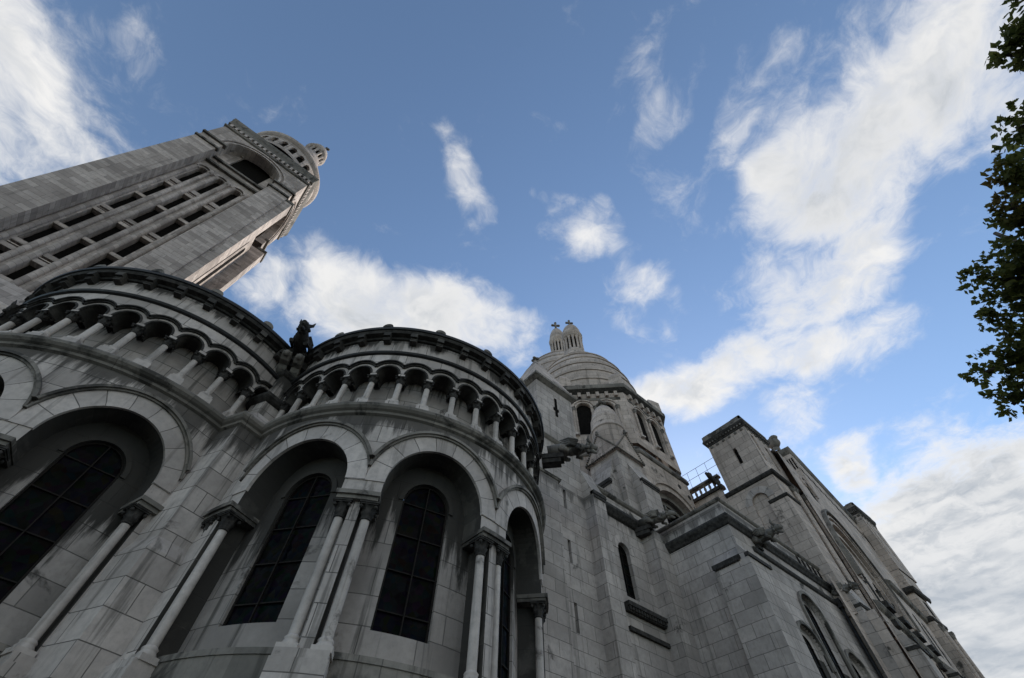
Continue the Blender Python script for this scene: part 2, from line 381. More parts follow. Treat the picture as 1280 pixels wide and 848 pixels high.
def ring(mb, fr, uc, zs, r0, r1, out, din=0.0, a0=0.0, a1=pi, n=20, stilt=0.0):
    """arch band between radii r0 and r1 standing `out` proud of the wall face at depth din"""
    pts = [(a0+(a1-a0)*i/n) for i in range(n+1)]
    A = [(uc-r0*cos(t), zs+r0*sin(t)) for t in pts]; B = [(uc-r1*cos(t), zs+r1*sin(t)) for t in pts]
    if stilt:
        A = [(A[0][0], zs-stilt)]+A+[(A[-1][0], zs-stilt)]; B = [(B[0][0], zs-stilt)]+B+[(B[-1][0], zs-stilt)]
    f0 = din-out; rm = (r0+r1)/2*K
    for i in range(len(A)-1):
        v0, v1 = rm*pi*i/n, rm*pi*(i+1)/n
        q = [(.4, v0), (.4+(r1-r0)*K, v0), (.4+(r1-r0)*K, v1), (.4, v1)]
        (a, za), (b, zb_) = A[i], A[i+1]; (c, zc_), (e, ze) = B[i], B[i+1]
        mb.poly([fr.P(a,f0,za), fr.P(c,f0,zc_), fr.P(e,f0,ze), fr.P(b,f0,zb_)], q)
        mb.poly([fr.P(c,f0,zc_), fr.P(c,din+.004,zc_), fr.P(e,din+.004,ze), fr.P(e,f0,ze)], q)
        mb.poly([fr.P(a,f0,za), fr.P(b,f0,zb_), fr.P(b,din+.004,zb_), fr.P(a,din+.004,za)], q)
    for S in (0, -1):
        a, za = A[S]; c, zc_ = B[S]
        mb.poly([fr.P(a,f0,za), fr.P(c,f0,zc_), fr.P(c,din+.004,zc_), fr.P(a,din+.004,za)])
def fbox(mb, fr, u0, u1, d0, d1, z0, z1, du=None):
    """box in a wall frame (follows a round wall)"""
    k = max(1, int(math.ceil((u1-u0)/(du or (.03 if fr.r else 99)))))
    for i in range(k):
        a = u0+(u1-u0)*i/k; b = u0+(u1-u0)*(i+1)/k
        for (p, q) in ((d0, d0),):
            mb.poly([fr.P(a,p,z0), fr.P(b,p,z0), fr.P(b,p,z1), fr.P(a,p,z1)])
        mb.poly([fr.P(a,d0,z1), fr.P(b,d0,z1), fr.P(b,d1,z1), fr.P(a,d1,z1)])
        mb.poly([fr.P(a,d0,z0), fr.P(a,d1,z0), fr.P(b,d1,z0), fr.P(b,d0,z0)])
        mb.poly([fr.P(b,d1,z0), fr.P(a,d1,z0), fr.P(a,d1,z1), fr.P(b,d1,z1)])
    for e in (u0, u1): mb.poly([fr.P(e,d0,z0), fr.P(e,d1,z0), fr.P(e,d1,z1), fr.P(e,d0,z1)])
def wedge(mb, fr, u0, u1, out, d1, z0, z1):
    """weathering: slopes from `out` proud at z0 back to the wall at z1"""
    A = [fr.P(u0,-out,z0), fr.P(u1,-out,z0), fr.P(u1,d1,z1), fr.P(u0,d1,z1)]
    mb.poly(A); mb.poly([fr.P(u0,-out,z0), fr.P(u0,d1,z1), fr.P(u0,d1,z0)]); mb.poly([fr.P(u1,-out,z0), fr.P(u1,d1,z0), fr.P(u1,d1,z1)])
def arch_window(name, parent, fr, uc, hw, zb, zs, d, nbar=5, glass=None, arch=True):
    """glass with iron bars in an opening whose back lies at depth d"""
    g = MB(); n = 10
    pts = [fr.P(uc-hw, d, zb), fr.P(uc+hw, d, zb)]
    if arch: pts += [fr.P(uc+hw*cos(pi*i/n), d, zs+hw*sin(pi*i/n)) for i in range(n+1)]
    else: pts += [fr.P(uc+hw, d, zs), fr.P(uc-hw, d, zs)]
    g.poly(pts); o = g.build(name, glass or M_glass, parent)
    b = MB(); t = .0010
    fbox(b, fr, uc-t, uc+t, d-.005, d-.001, zb, zs+hw*.98 if arch else zs, du=9)
    for i in range(nbar):
        z = zb+(zs-zb)*(i+.5)/(nbar-.5) if nbar > 1 else zs
        fbox(b, fr, uc-hw*.96, uc+hw*.96, d-.004, d-.0008, z-t, z+t, du=9)
    ring(b, fr, uc, zs, hw*.93, hw, .004, d, n=12)
    fbox(b, fr, uc-hw, uc-hw*.93, d-.004, d-.0005, zb, zs, du=9); fbox(b, fr, uc+hw*.93, uc+hw, d-.004, d-.0005, zb, zs, du=9)
    b.build('glazing_bar', M_iron, o)
    return o
def column(parent, x, y, zb, zt, r, seg=14, abacus=1.9, name='column', m_shaft=None, m_cap=None, square_base=False, axis=None):
    """round shaft with base and carved capital; zt is the top of the abacus"""
    H = zt-zb; ch = min(3.7*r, H*.22); bh = min(2.6*r, H*.18)
    s = MB(); s.lathe([(r*1.0, zb+bh*.9), (r, zb+H*.3), (r*.95, zt-ch*.95)], (x, y), seg)
    o = s.build(name, m_shaft or M_shaft, parent)
    a = math.atan2(x-axis[0], -(y-axis[1])) if axis else 0.0
    T = (cos(a), sin(a)); Nn = (-sin(a), cos(a))
    b = MB(); b.lathe([(r*1.55, zb+bh*.35), (r*1.6, zb+bh*.5), (r*1.3, zb+bh*.66), (r*1.3, zb+bh*.72), (r*1.4, zb+bh*.84), (r*1.02, zb+bh)], (x, y), seg)
    q = r*1.75; b.obox((x, y), T, Nn, -q, q, -q, q, zb, zb+bh*.38)
    b.build('base', M_shaft, o)
    c = MB(); z0 = zt-ch
    c.lathe([(r*1.0, z0), (r*1.22, z0+ch*.04), (r*1.22, z0+ch*.10), (r*1.0, z0+ch*.13)], (x, y), seg)
    c.lathe([(r*1.0, z0+ch*.13), (r*1.15, z0+ch*.3), (r*1.45, z0+ch*.48), (r*1.18, z0+ch*.5), (r*1.5, z0+ch*.72), (r*abacus*.93, z0+ch*.82)], (x, y), 24, .13, 8)
    q = r*abacus
    for sa in (-1, 1):
        for sb in (-1, 1): c.ball((x+T[0]*q*.8*sa+Nn[0]*q*.8*sb, y+T[1]*q*.8*sa+Nn[1]*q*.8*sb, z0+ch*.7), r*.42, 7, 5)
    c.obox((x, y), T, Nn, -q, q, -q, q, z0+ch*.82, z0+ch*.90); c.obox((x, y), T, Nn, -q*1.09, q*1.09, -q*1.09, q*1.09, z0+ch*.90, zt)
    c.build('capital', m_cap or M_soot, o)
    return o
def arcpath(c, r, t0, t1, n=None):
    n = n or max(6, int(abs(t1-t0)/4))
    return [(c[0]+r*sin(R(t0+(t1-t0)*i/n)), c[1]-r*cos(R(t0+(t1-t0)*i/n))) for i in range(n+1)]

# ------------------------------------------------------------------ ground
g = MB(); g.poly([(-130,-130,G0),(130,-130,G0),(130,130,G0),(-130,130,G0)])
o = g.build('ground', M_pave); o['kind'] = 'structure'

# ------------------------------------------------------------------ the two round chapels
def chapel(C, bays, label, t0, t1, gal):
    RR = .40
    root = thing('round_chapel', label, 'chapel', C[0], C[1], group='round apse chapels')
    fr = Round(C, RR); D = lambda deg: R(deg)*RR
    W = MB()
    # plinth and base course
    W.lathe([(.428, G0), (.428, .145), (.414, .165), (.414, .198)], C, 90, a0=R(t0), a1=R(t1), smooth=False)
    # lower wall with wide square bays, upper wall with arches
    hl = []; hu = []; hw1 = .1012; hw0 = .1275
    for b in bays:
        hl.append((D(b), hw0, .205, .484, False, .056)); hu.append((D(b), hw1, .484, .521, True, .056))
    panel(W, fr, D(t0), D(t1), .198, .484, hl, n=16, rv=MB()); panel(W, fr, D(t0), D(t1), .484, .700, hu, n=28, rv=MB())
    for h_ in hl:
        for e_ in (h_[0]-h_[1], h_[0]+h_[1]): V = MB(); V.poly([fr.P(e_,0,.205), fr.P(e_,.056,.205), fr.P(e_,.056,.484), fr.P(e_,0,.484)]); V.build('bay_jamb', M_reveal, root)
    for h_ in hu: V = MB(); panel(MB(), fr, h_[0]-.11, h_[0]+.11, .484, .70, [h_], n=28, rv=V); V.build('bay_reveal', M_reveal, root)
    W.lathe([(.35, .705), (.402, .705)], C, 90, a0=R(t0), a1=R(t1), smooth=False)
    # frieze over the arcade
    W.lathe([(.3985, .905), (.3985, .985)], C, 90, a0=R(t0), a1=R(t1), smooth=False)
    wall = W.build('wall', M_wall, root)
    # back of the bays, pierced by the windows
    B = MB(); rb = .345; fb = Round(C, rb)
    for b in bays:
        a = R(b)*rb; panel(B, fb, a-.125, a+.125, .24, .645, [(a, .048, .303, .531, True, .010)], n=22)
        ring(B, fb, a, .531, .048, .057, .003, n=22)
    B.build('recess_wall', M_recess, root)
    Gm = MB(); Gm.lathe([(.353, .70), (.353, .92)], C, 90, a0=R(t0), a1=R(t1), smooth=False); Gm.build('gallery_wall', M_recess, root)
    for b in bays:   # sloping sills
        S = MB(); k = 8
        for i in range(k):
            u0 = -.124+.248*i/k; u1 = u0+.248/k; a0 = D(b)+u0; a1 = D(b)+u1
            S.poly([fr.P(a0,-.004,.204), fr.P(a1,-.004,.204), fr.P(a1,.024,.222), fr.P(a0,.024,.222)]); S.poly([fr.P(a0,.024,.222), fr.P(a1,.024,.222), fr.P(a1,.024,.250), fr.P(a0,.024,.250)]); S.poly([fr.P(a0,.022,.250), fr.P(a1,.022,.250), fr.P(a1,.022,.258), fr.P(a0,.022,.258)]); S.poly([fr.P(a0,.022,.258), fr.P(a1,.022,.258), fr.P(a1,.06,.268), fr.P(a0,.06,.268)])
        S.build('sill', M_trim, root)
    for b in bays:
        a = R(b)*rb
        o = arch_window('window', root, fb, a, .048, .303, .531, .0095, 4)
    # voussoirs and hood moulds
    for b in bays:
        v = MB(); ring(v, fr, D(b), .521, hw1-.0007, .1365, .0022, n=28); v.build('voussoirs', M_vous, root)
        h = MB(); ang = math.acos(.1365/.1475)
        ring(h, fr, D(b), .521, .1365, .1405, .0065, n=26, a0=R(13.0), a1=pi-R(13.0)); ring(h, fr, D(b), .521, .1405, .1465, .0105, n=26, a0=R(21.0), a1=pi-R(21.0))
        h.build('hood_mould', M_trim, root)
    # piers: imposts and corner columns
    edges = sorted(set([round(b-19.55, 3) for b in bays]+[round(b+19.55, 3) for b in bays]))
    for e in edges:
        ipm = MB(); fbox(ipm, fr, D(e-5.35), D(e+5.35), -.0135, .055, .4825, .4905); fbox(ipm, fr, D(e-5.0), D(e+5.0), -.009, .054, .4755, .4825)
        ipm.build('impost', M_trim, root)
        p_ = MB(); fbox(p_, fr, D(e)-.0365, D(e)+.0365, -.012, .03, .20, .236); fbox(p_, fr, D(e)-.0350, D(e)+.0350, -.010, .03, .236, .247); p_.build('pedestal', M_wall, root)
        for s_ in (-1, 1):
            t = R(e+s_*3.25); rr = .3905
            column(root, C[0]+rr*sin(t), C[1]-rr*cos(t), .246, .4752, .0082, axis=C)
    # string courses
    path = arcpath(C, RR, t0, t1, 100)
    s = MB(); s.sweep(path, [(0,.686), (.006,.689), (.0075,.694), (.013,.697), (.0175,.702), (.0185,.708), (.015,.713), (0,.7135)]); s.build('string_course', M_trim, root)
    s = MB(); s.sweep(path, [(0,.188), (.016,.190), (.020,.197), (.012,.204), (-.002,.2055)]); s.build('string_course', M_trim, root)
    s = MB(); s.sweep(path, [(-.004,.9085), (.006,.911), (.0085,.9155), (.006,.9195), (-.004,.9205)]); s.build('string_course', M_lead, root)
    # dwarf gallery
    st = 9.775; k0 = bays[0]-st/2; ks = [gal[0]+i*st for i in range(int((gal[1]-gal[0])/st+1.01))]
    A = MB(); hs = [(D(k+st/2), .0262, .8255, .834, True, .047) for k in ks]; V = MB()
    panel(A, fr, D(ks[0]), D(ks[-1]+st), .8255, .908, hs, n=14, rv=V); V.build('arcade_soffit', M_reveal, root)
    A.build('arcade', M_wall, root)
    hm = MB()
    for k in ks:
        ring(hm, fr, D(k+st/2), .834, .0258, .0300, .0018, n=14)
        c0 = math.acos(.0340/.0435); ring(hm, fr, D(k+st/2), .834, .0372, .0405, .0045, n=14, a0=c0*.85, a1=pi-c0*.85); ring(hm, fr, D(k+st/2), .834, .0405, .0438, .0085, n=14, a0=c0, a1=pi-c0)
    hm.build('arcade_mould', M_soot, root)
    first = None
    for k in ks+[ks[-1]+st]:
        if first is None:
            t = R(k); rr = .388
            first = column(root, C[0]+rr*sin(t), C[1]-rr*cos(t), .7365, .8255, .0070, 12, 1.8, 'colonnette', axis=C)
            p = MB(); T = (cos(t), sin(t)); Nn = (-sin(t), cos(t))
            p.hexa([(C[0]+rr*sin(t)+T[0]*a+Nn[0]*b, C[1]-rr*cos(t)+T[1]*a+Nn[1]*b) for a, b in ((-.016,-.0145),(.016,-.0145),(.016,.02),(-.016,.02))], .705, .737,
                   [(C[0]+rr*sin(t)+T[0]*a+Nn[0]*b, C[1]-rr*cos(t)+T[1]*a+Nn[1]*b) for a, b in ((-.0145,-.0135),(.0145,-.0135),(.0145,.02),(-.0145,.02))])
            p.build('pedestal', M_wall, first); kf = k
        else: dup(first, root, R(k-kf))
    # modillions, cornice, lead edge, studs, roof
    fm = None; km = bays[0]
    for i in range(-4, 14):
        k = km-9.775*2+i*9.775
        if not (t0+2 < k < t1-2): continue
        if fm is None:
            fm = MB(); u = D(k)
            fbox(fm, fr, u-.0085, u+.0085, -.016, .002, .956, .982, du=9); fbox(fm, fr, u-.0085, u+.0085, -.0225, -.016, .968, .982, du=9)
            for zz in (.961, .967, .973): fbox(fm, fr, u-.0088, u+.0088, -.0172, .0, zz, zz+.0022, du=9)
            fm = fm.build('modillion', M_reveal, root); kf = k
        else: dup(fm, root, R(k-kf))
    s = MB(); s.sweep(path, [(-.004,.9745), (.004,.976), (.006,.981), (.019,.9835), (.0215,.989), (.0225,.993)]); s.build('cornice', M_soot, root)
    s = MB(); s.sweep(path, [(.0195,.992), (.026,.993), (.0275,.9975), (.026,1.003), (.021,1.0065), (.010,1.0085), (-.01,1.010)]); s.build('gutter', M_lead, root)
    r_ = MB(); r_.lathe([(.405, 1.009), (.36, 1.030), (.2, 1.075), (.0, 1.105)], C, 90, a0=R(t0), a1=R(t1)); r_.build('roof', M_lead, root)
    fs = None
    for i in range(-3, 8):
        k = bays[0]+9.0+i*19.55
        if not (t0+2 < k < t1-2): continue
        if fs is None:
            t = R(k); b = MB(); rr = RR+.0185; p0 = (C[0]+rr*sin(t), C[1]-rr*cos(t)); 
            for q, (ra, dz) in enumerate(((.0145, 0), (.0105, -.003))):
                n = 12; T = (cos(t), sin(t)); Nn = (sin(t), -cos(t)); ya, yb = (-.012, .006) if q == 0 else (.004, .009)
                for i2 in range(n):
                    a0_, a1_ = pi*i2/n, pi*(i2+1)/n
                    P = lambda a, y, rr_=ra: (p0[0]+T[0]*rr_*cos(a)+Nn[0]*y, p0[1]+T[1]*rr_*cos(a)+Nn[1]*y, 1.005+dz+rr_*1.05*sin(a))
                    b.poly([P(a0_,ya), P(a0_,yb), P(a1_,yb), P(a1_,ya)]); b.poly([P(a0_,yb), (p0[0]+Nn[0]*yb, p0[1]+Nn[1]*yb, 1.003), P(a1_,yb)]); b.poly([P(a0_,ya), (p0[0]+Nn[0]*ya, p0[1]+Nn[1]*ya, 1.003), P(a1_,ya)])
            fs = b.build('roof_stud', M_trim, root); kf = k
        else: dup(fs, root, R(k-kf))
    return root
C2 = (.4277, 1.0242); C1 = (-.2065, 1.3365)
chapel(C2, [-51.4, -12.3, 26.8], 'round apse chapel whose whole curved cornice shows, joined to the slit stair tower', -112, 92, (-90.7+.0, 60))
chapel(C1, [-73.95, -34.85, 4.25], 'round apse chapel standing directly below the tall bell tower', -104, 62, (-83.725, 33))

# ------------------------------------------------------------------ pier between the chapels
pr = thing('buttress_pier', 'stepped stone pier with an arrow edge wedged between the two round chapels', 'buttress', .0, .95)
cp = (-.0155, .9205); rp = (.060, .9425); lp = (-.050, .985); bk = (.075, 1.12); bl = (-.05, 1.12)
def grow(pl, k, c=(.01, 1.03)): return [(c[0]+(x-c[0])*k, c[1]+(y-c[1])*k) for x, y in pl]
PL = [lp, cp, rp, bk, bl]
b = MB(); b.hexa(grow(PL, 1.12), G0, .40, None); b.hexa(grow(PL, 1.12), .40, .425, PL); b.hexa(PL, .40, .694); b.build('shaft', M_wall, pr)
b = MB(); b.sweep([bl]+PL[:3]+[bk], [(0,.686), (.006,.689), (.0075,.694), (.013,.697), (.0175,.702), (.0185,.708), (.015,.713), (-.01,.7135)]); b.build('string_course', M_trim, pr)
PU = grow(PL, .62, (.02, 1.045))
b = MB(); b.hexa(PL, .694, .722); b.hexa(PL, .722, .775, PU); b.build('cap', M_wall, pr)
b = MB(); b.hexa(PU, .76, .925); b.build('upper_shaft', M_recess, pr)
b = MB(); b.sweep([PU[4]]+PU[:3]+[PU[3]], [(0,.815), (.008,.820), (.013,.826), (.013,.836), (0,.837)]); b.build('impost', M_soot, pr); b = MB(); b.sweep([PU[4]]+PU[:3]+[PU[3]], [(0,.915), (.006,.918), (.010,.925), (.010,.931), (-.02,.9315)]); b.build('impost', M_soot, pr)
gd = Vector((-.30, -.95)); gd.normalize(); gs = Vector((-gd.y, gd.x))
for s_ in (-1, 1):
    b = MB(); o_ = Vector((.004, .985))+gs*.017*s_
    def pt(a, z, w): q = o_+gd*a+gs*w; return (q.x, q.y, z)
    prof = [(-.03,.905), (.022,.935), (.030,.945), (.045,.948), (.058,.958), (.058,.972), (-.03,.972)]
    for w_ in (-.011, .011): b.poly([pt(a, z, w_) for a, z in prof])
    for i in range(len(prof)-1):
        (a, z), (c, e) = prof[i], prof[i+1]; b.poly([pt(a,z,-.011), pt(c,e,-.011), pt(c,e,.011), pt(a,z,.011)])
    q = o_+gd*.058; b.ball((q.x, q.y, .962), .010, 8, 5)
    b.build('bracket', M_trim, pr)

# ------------------------------------------------------------------ gargoyles
def gargoyle(x, y, z, d, ln, label, mat, rise=.02, wings=True, fat=1.0, mane=True, neck=1.0):
    """beast lying on its belly and stretching out of the wall: haunches, ribs, neck, eared head with open jaws"""
    r = thing('gargoyle', label, 'gargoyle', x, y, z, 'stone gargoyles'); d = Vector(d).normalized(); s = Vector((-d.y, d.x))
    P = lambda a, w, h: (x+d.x*a+s.x*w, y+d.y*a+s.y*w, z+h)
    u = ln/.13*fat; b = MB()
    b.tube([P(-.03,0,0), P(ln*.12,0,.003), P(ln*.32,0,.004), P(ln*.52,0,.003+rise*.2), P(ln*.70,0,.002+rise*.6), P(ln*.80,0,rise)], [.021*u,.0235*u,.0165*u,.0215*u,.0125*u*neck,.0115*u*neck], 14)
    b.tube([P(ln*.76,0,rise*.9), P(ln*.86,0,rise+.002), P(ln*.95,0,rise-.001), P(ln*1.02,0,rise-.004)], [.0120*u,.0165*u,.0105*u,.0065*u], 12)
    for j in range(7 if mane else 0): a_ = j*pi/3.5; b.ball(P(ln*.78, .015*u*cos(a_), rise*.9+.013*u*sin(a_)), .0066*u, 6, 4)
    b.tube([P(ln*.85,0,rise-.010*u), P(ln*.93,0,rise-.019*u), P(ln*.99,0,rise-.023*u)], [.0085*u,.0055*u,.0025*u], 8)
    for w_ in (-1, 1):
        b.tube([P(ln*.84,w_*.011*u,rise+.010*u), P(ln*.80,w_*.018*u,rise+.022*u), P(ln*.83,w_*.022*u,rise+.034*u)], [.0065*u,.005*u,.001*u], 6)
        b.ball(P(ln*.93,w_*.007*u,rise+.007*u), .0035*u, 6, 4)
        b.ball(P(ln*.14,w_*.016*u,-.002), (.016*u,.016*u,.015*u), 10, 6)
        b.tube([P(ln*.10,w_*.019*u,-.004), P(ln*.22,w_*.024*u,-.014*u), P(ln*.30,w_*.021*u,-.019*u)], [.010*u,.008*u,.006*u], 8)
        b.tube([P(ln*.56,w_*.014*u,.004), P(ln*.50,w_*.023*u,-.010*u), P(ln*.62,w_*.020*u,-.019*u)], [.010*u,.007*u,.006*u], 8)
        for i in range(4): b.ball(P(ln*(.30+.06*i),w_*.014*u,.003), (.003*u,.005*u,.013*u), 6, 4)
    for i in range(6): b.ball(P(ln*(.22+.11*i),0,.018*u+(rise*.7 if i > 3 else 0)), (.0045*u,.0028*u,.0075*u), 6, 4)
    o = b.build('body', mat, r)
    if wings:
        for w_ in (-1, 1):
            b = MB()
            for j, (a, h, l2) in enumerate(((.55,.024,.46),(.52,.017,.42),(.50,.010,.36),(.48,.003,.28))):
                b.tube([P(ln*a,w_*.018*u,h*u), P(ln*(a-l2*.5),w_*.027*u,(h+.003)*u), P(ln*(a-l2),w_*.024*u,(h+.001)*u)], [.0062*u,.0052*u,.0012*u], 6)
            b.build('wing', mat, r)
    b = MB(); b.obox((x, y), d, s, -.05, ln*.16, -.018*u, .018*u, z-.036*u, z-.018*u); b.obox((x, y), d, s, -.05, ln*.08, -.015*u, .015*u, z-.052*u, z-.036*u); b.build('corbel', M_soot, r)
    return r
gargoyle(.002, .968, 1.0, (-.34, -.94), .122, 'dark crouching gargoyle rising against the cloud between the two round chapels', M_soot, .016, True, .98, True, 1.3)
gargoyle(-.640, 1.385, .95, (.10, -.99), .12, 'dark gargoyle at the left edge, beside the chapel under the bell tower', M_soot)
gargoyle(.812, .750, .985, (.66, -.75), .13, 'half blackened gargoyle reaching out beside the round chapel cornice toward the small gabled turret', M_trim, .004)
gargoyle(1.484, .905, 1.100, (.28, -.96), .125, 'grey gargoyle on the corner buttress beside the low round headed window', M_trim, .004)
gargoyle(1.754, .625, .995, (.02, -1.0), .125, 'grey gargoyle stretching from the aisle cornice, the first right of its corner', M_trim, .012)
gargoyle(2.365, .625, 1.0, (.06, -1.0), .115, 'grey gargoyle at the far right end of the aisle cornice', M_trim, .006)

# ------------------------------------------------------------------ stair tower with slits
tr = thing('stair_tower', 'square stone stair tower with narrow slits and a pyramid cap', 'tower', 1.05, 1.08)
W = MB(); sx0, sx1, sy0, sy1 = .930, 1.165, .95, 1.19
fr = south(0, sy0)
hz = lambda a, c: (1.049, .0068, a, c, False, .03)
panel(W, fr, .80, sx0, G0, 1.27); panel(W, fr, sx0, sx1, G0, 1.66, [hz(.580,.664), hz(.786,.868), hz(.992,1.072)])
W.poly([(sx0,sy0,1.27),(sx0,sy1,1.27),(sx0,sy1,1.66),(sx0,sy0,1.66)]); W.poly([(sx1,sy0,G0),(sx1,sy1,G0),(sx1,sy1,1.66),(sx1,sy0,1.66)])
W.poly([(.80,sy0,1.27),(sx0,sy0,1.27),(sx0,sy1,1.27),(.80,sy1,1.27)]); W.poly([(sx0,sy1,G0),(sx1,sy1,G0),(sx1,sy1,1.66),(sx0,sy1,1.66)])
tw = W.build('wall', M_ash, tr)
for a, c in ((.580,.664), (.786,.868), (.992,1.072)):
    q = MB(); fbox(q, fr, 1.041, 1.057, .026, .032, a-.004, c+.004); q.build('slit', M_dark, tr)
b = MB(); fx = south(0, sy0-.003)      # the cross shaped slit
for (a, c, e, h) in ((1.043,1.056,1.470,1.588), (1.032,1.043,1.505,1.520), (1.056,1.064,1.505,1.520)): fbox(b, fx, a, c, -.0005, .004, e, h)
b.build('cross_slit', M_dark, tr)
b = MB(); fbox(b, south(0, sy0), .80, 1.009, -.010, 0, G0, 1.085); wedge(b, south(0, sy0), .80, 1.009, .010, 0, 1.085, 1.10); b.build('plinth', M_ash, tr)
b = MB(); b.sweep([(.80, sy0), (1.02, sy0)], [(0,1.082), (.014,1.086), (.018,1.094), (.012,1.102), (0,1.104)]); b.build('string_course', M_trim, tr); b = MB(); b.sweep([(.80, sy0), (1.10, sy0)], [(0,1.285), (.006,1.29), (.013,1.30), (.010,1.309), (0,1.311)]); b.build('string_course', M_trim, tr)
tp = [(sx0, sy1), (sx0, sy0), (sx1, sy0), (sx1, sy1)]
b = MB(); b.sweep([(sx0,sy1),(sx0,sy0),(sx1,sy0),(sx1,sy1)], [(0,1.648), (.006,1.652), (.016,1.660), (.022,1.664), (.022,1.678), (.0,1.684)], True); b.build('cornice', M_trim, tr)
b = MB(); e = .012; q = [(sx0-e, sy0-e), (sx1+e, sy0-e), (sx1+e, sy1+e), (sx0-e, sy1+e)]; cxm, cym = (sx0+sx1)/2, (sy0+sy1)/2
b.hexa(q, 1.683, 1.690); 
b.hexa(q, 1.690, 2.00, [(cxm-.012,cym-.012),(cxm+.012,cym-.012),(cxm+.012,cym+.012),(cxm-.012,cym+.012)]); rf = b.build('roof', M_far, tr)
def finial(parent, x, y, z, s, mat):
    b = MB(); b.lathe([(.010*s, z), (.014*s, z+.008*s), (.007*s, z+.014*s), (.007*s, z+.024*s)], (x, y), 10)
    for a in range(4): b.ball((x+.013*s*cos(a*pi/2+.4), y+.013*s*sin(a*pi/2+.4), z+.026*s), .0085*s, 8, 5)
    b.ball((x, y, z+.037*s), .0095*s, 8, 5); return b.build('finial', mat, parent)
finial(rf, cxm, cym, 2.0, 1.15, M_trim)

# ------------------------------------------------------------------ lean-to wing between the stair tower and the aisle
wg = thing('side_wing', 'low stone wing with one round headed window between two flat buttresses', 'building', 1.35, 1.0)
W = MB(); fr = south(0, .95)
panel(W, fr, 1.16, 1.60, G0, 1.185, [(1.352, .034, .772, .945, True, .021)], n=16)
W.box(1.16, 1.60, .952+.04, 1.30, G0, 1.184)
W.build('wall', M_ash, wg)
b = MB(); ring(b, fr, 1.352, .945, .034, .062, .0018, n=18); b.build('voussoirs', M_vous, wg)
arch_window('window', wg, fr, 1.352, .034, .772, .945, .020, 5)
b = MB(); fb = south(0, .901); fbox(b, fb, 1.157, 1.225, 0, .05, G0, 1.096); wedge(b, fb, 1.157, 1.225, 0, .05, 1.096, 1.23)
b.build('buttress', M_ash, wg)
b = MB(); fbox(b, fb, 1.157, 1.229, -.007, .012, 1.082, 1.098); fbox(b, fb, 1.161, 1.222, -.004, .012, 1.070, 1.082); b.build('buttress_cap', M_soot, wg)
b = MB(); fb = south(0, .891); fbox(b, fb, 1.492, 1.574, 0, .06, G0, 1.07); wedge(b, fb, 1.492, 1.574, 0, .06, 1.07, 1.10); b.build('buttress', M_ash, wg)
b = MB(); b.sweep([(1.225, .95), (1.50, .95)], [(0,1.075), (.010,1.080), (.020,1.092), (.026,1.100), (.026,1.112), (.02,1.118), (0,1.124)]); b.build('gutter_cornice', M_soot, wg)
b = MB(); b.sweep([(1.16, .95), (1.56, .95)], [(0,1.168), (.008,1.172), (.014,1.180), (.012,1.188), (0,1.192)]); b.build('coping', M_trim, wg)
b = MB(); fbox(b, fr, 1.290, 1.492, -.024, 0, .728, .742); fbox(b, fr, 1.290, 1.492, -.014, 0, .713, .728)
for i in range(14): fbox(b, fr, 1.294+i*.0143, 1.302+i*.0143, -.021, -.01, .716, .728)
b.build('corbel_table', M_soot, wg)
b = MB(); fbox(b, fr, 1.290, 1.492, -.010, 0, .655, .668); b.build('string_course', M_soot, wg)

# ------------------------------------------------------------------ gabled turret with a stone cupola
gt = thing('gabled_turret', 'small square turret with beaded gables and a beehive stone cupola', 'turret', 1.662, 1.11)
gx0, gx1, gy0, gy1 = 1.552, 1.772, 1.0, 1.22
b = MB(); b.box(gx0+.012, gx1-.012, gy0+.012, gy1-.012, 1.0, 1.625); b.build('shaft', M_ash, gt)
for nm, fr_ in (('s', south(gx0, gy0)), ('w', west(gx0, gy1)), ('e', east(gx1, gy0)), ('n', Flat((gx1, gy1), (-1, 0)))):
    b = MB(); wv = gx1-gx0
    b.poly([fr_.P(-.006,0,1.628), fr_.P(wv+.006,0,1.628), fr_.P(wv/2,0,1.785)]); b.poly([fr_.P(-.006,0,1.628), fr_.P(wv+.006,0,1.628), fr_.P(wv,.014,1.622), fr_.P(0,.014,1.622)])
    b.poly([fr_.P(-.006,0,1.628), fr_.P(wv/2,0,1.785), fr_.P(wv/2,.11,1.785), fr_.P(-.006,.11,1.628)]); b.poly([fr_.P(wv+.006,0,1.628), fr_.P(wv/2,0,1.785), fr_.P(wv/2,.11,1.785), fr_.P(wv+.006,.11,1.628)])
    o = b.build('gable', M_far, gt)
    b = MB()
    for i in range(17):
        t = i/16; b.ball(fr_.P(wv*t,-.004,1.626), .0058, 6, 4)
        q = i/16; a = fr_.P(wv*.5*q,-.004,1.632+.155*q); b.ball(a, .0055, 6, 4); b.ball(fr_.P(wv*(1-.5*q),-.004,1.632+.155*q), .0055, 6, 4)
    c = fr_.P(wv/2,-.002,1.795); b.ball(c, .011, 7, 5); b.ball((c[0],c[1],c[2]+.014), .008, 7, 5)
    b.build('beading', M_trim, o)
gc = ((gx0+gx1)/2, (gy0+gy1)/2)
b = MB(); b.lathe([(.097, 1.62), (.097, 1.86)], gc, 28); b.build('drum', M_far, gt)
b = MB(); b.lathe([(.097, 1.855), (.1025, 1.860), (.1035, 1.868), (.099, 1.874), (.096, 1.90), (.090, 1.955), (.0905, 1.960), (.087, 1.965), (.075, 2.015), (.0755, 2.02), (.072, 2.024), (.05, 2.068), (.02, 2.092), (.0, 2.097)], gc, 28); o = b.build('cupola', M_far, gt)
finial(o, gc[0], gc[1], 2.092, 1.6, M_trim)
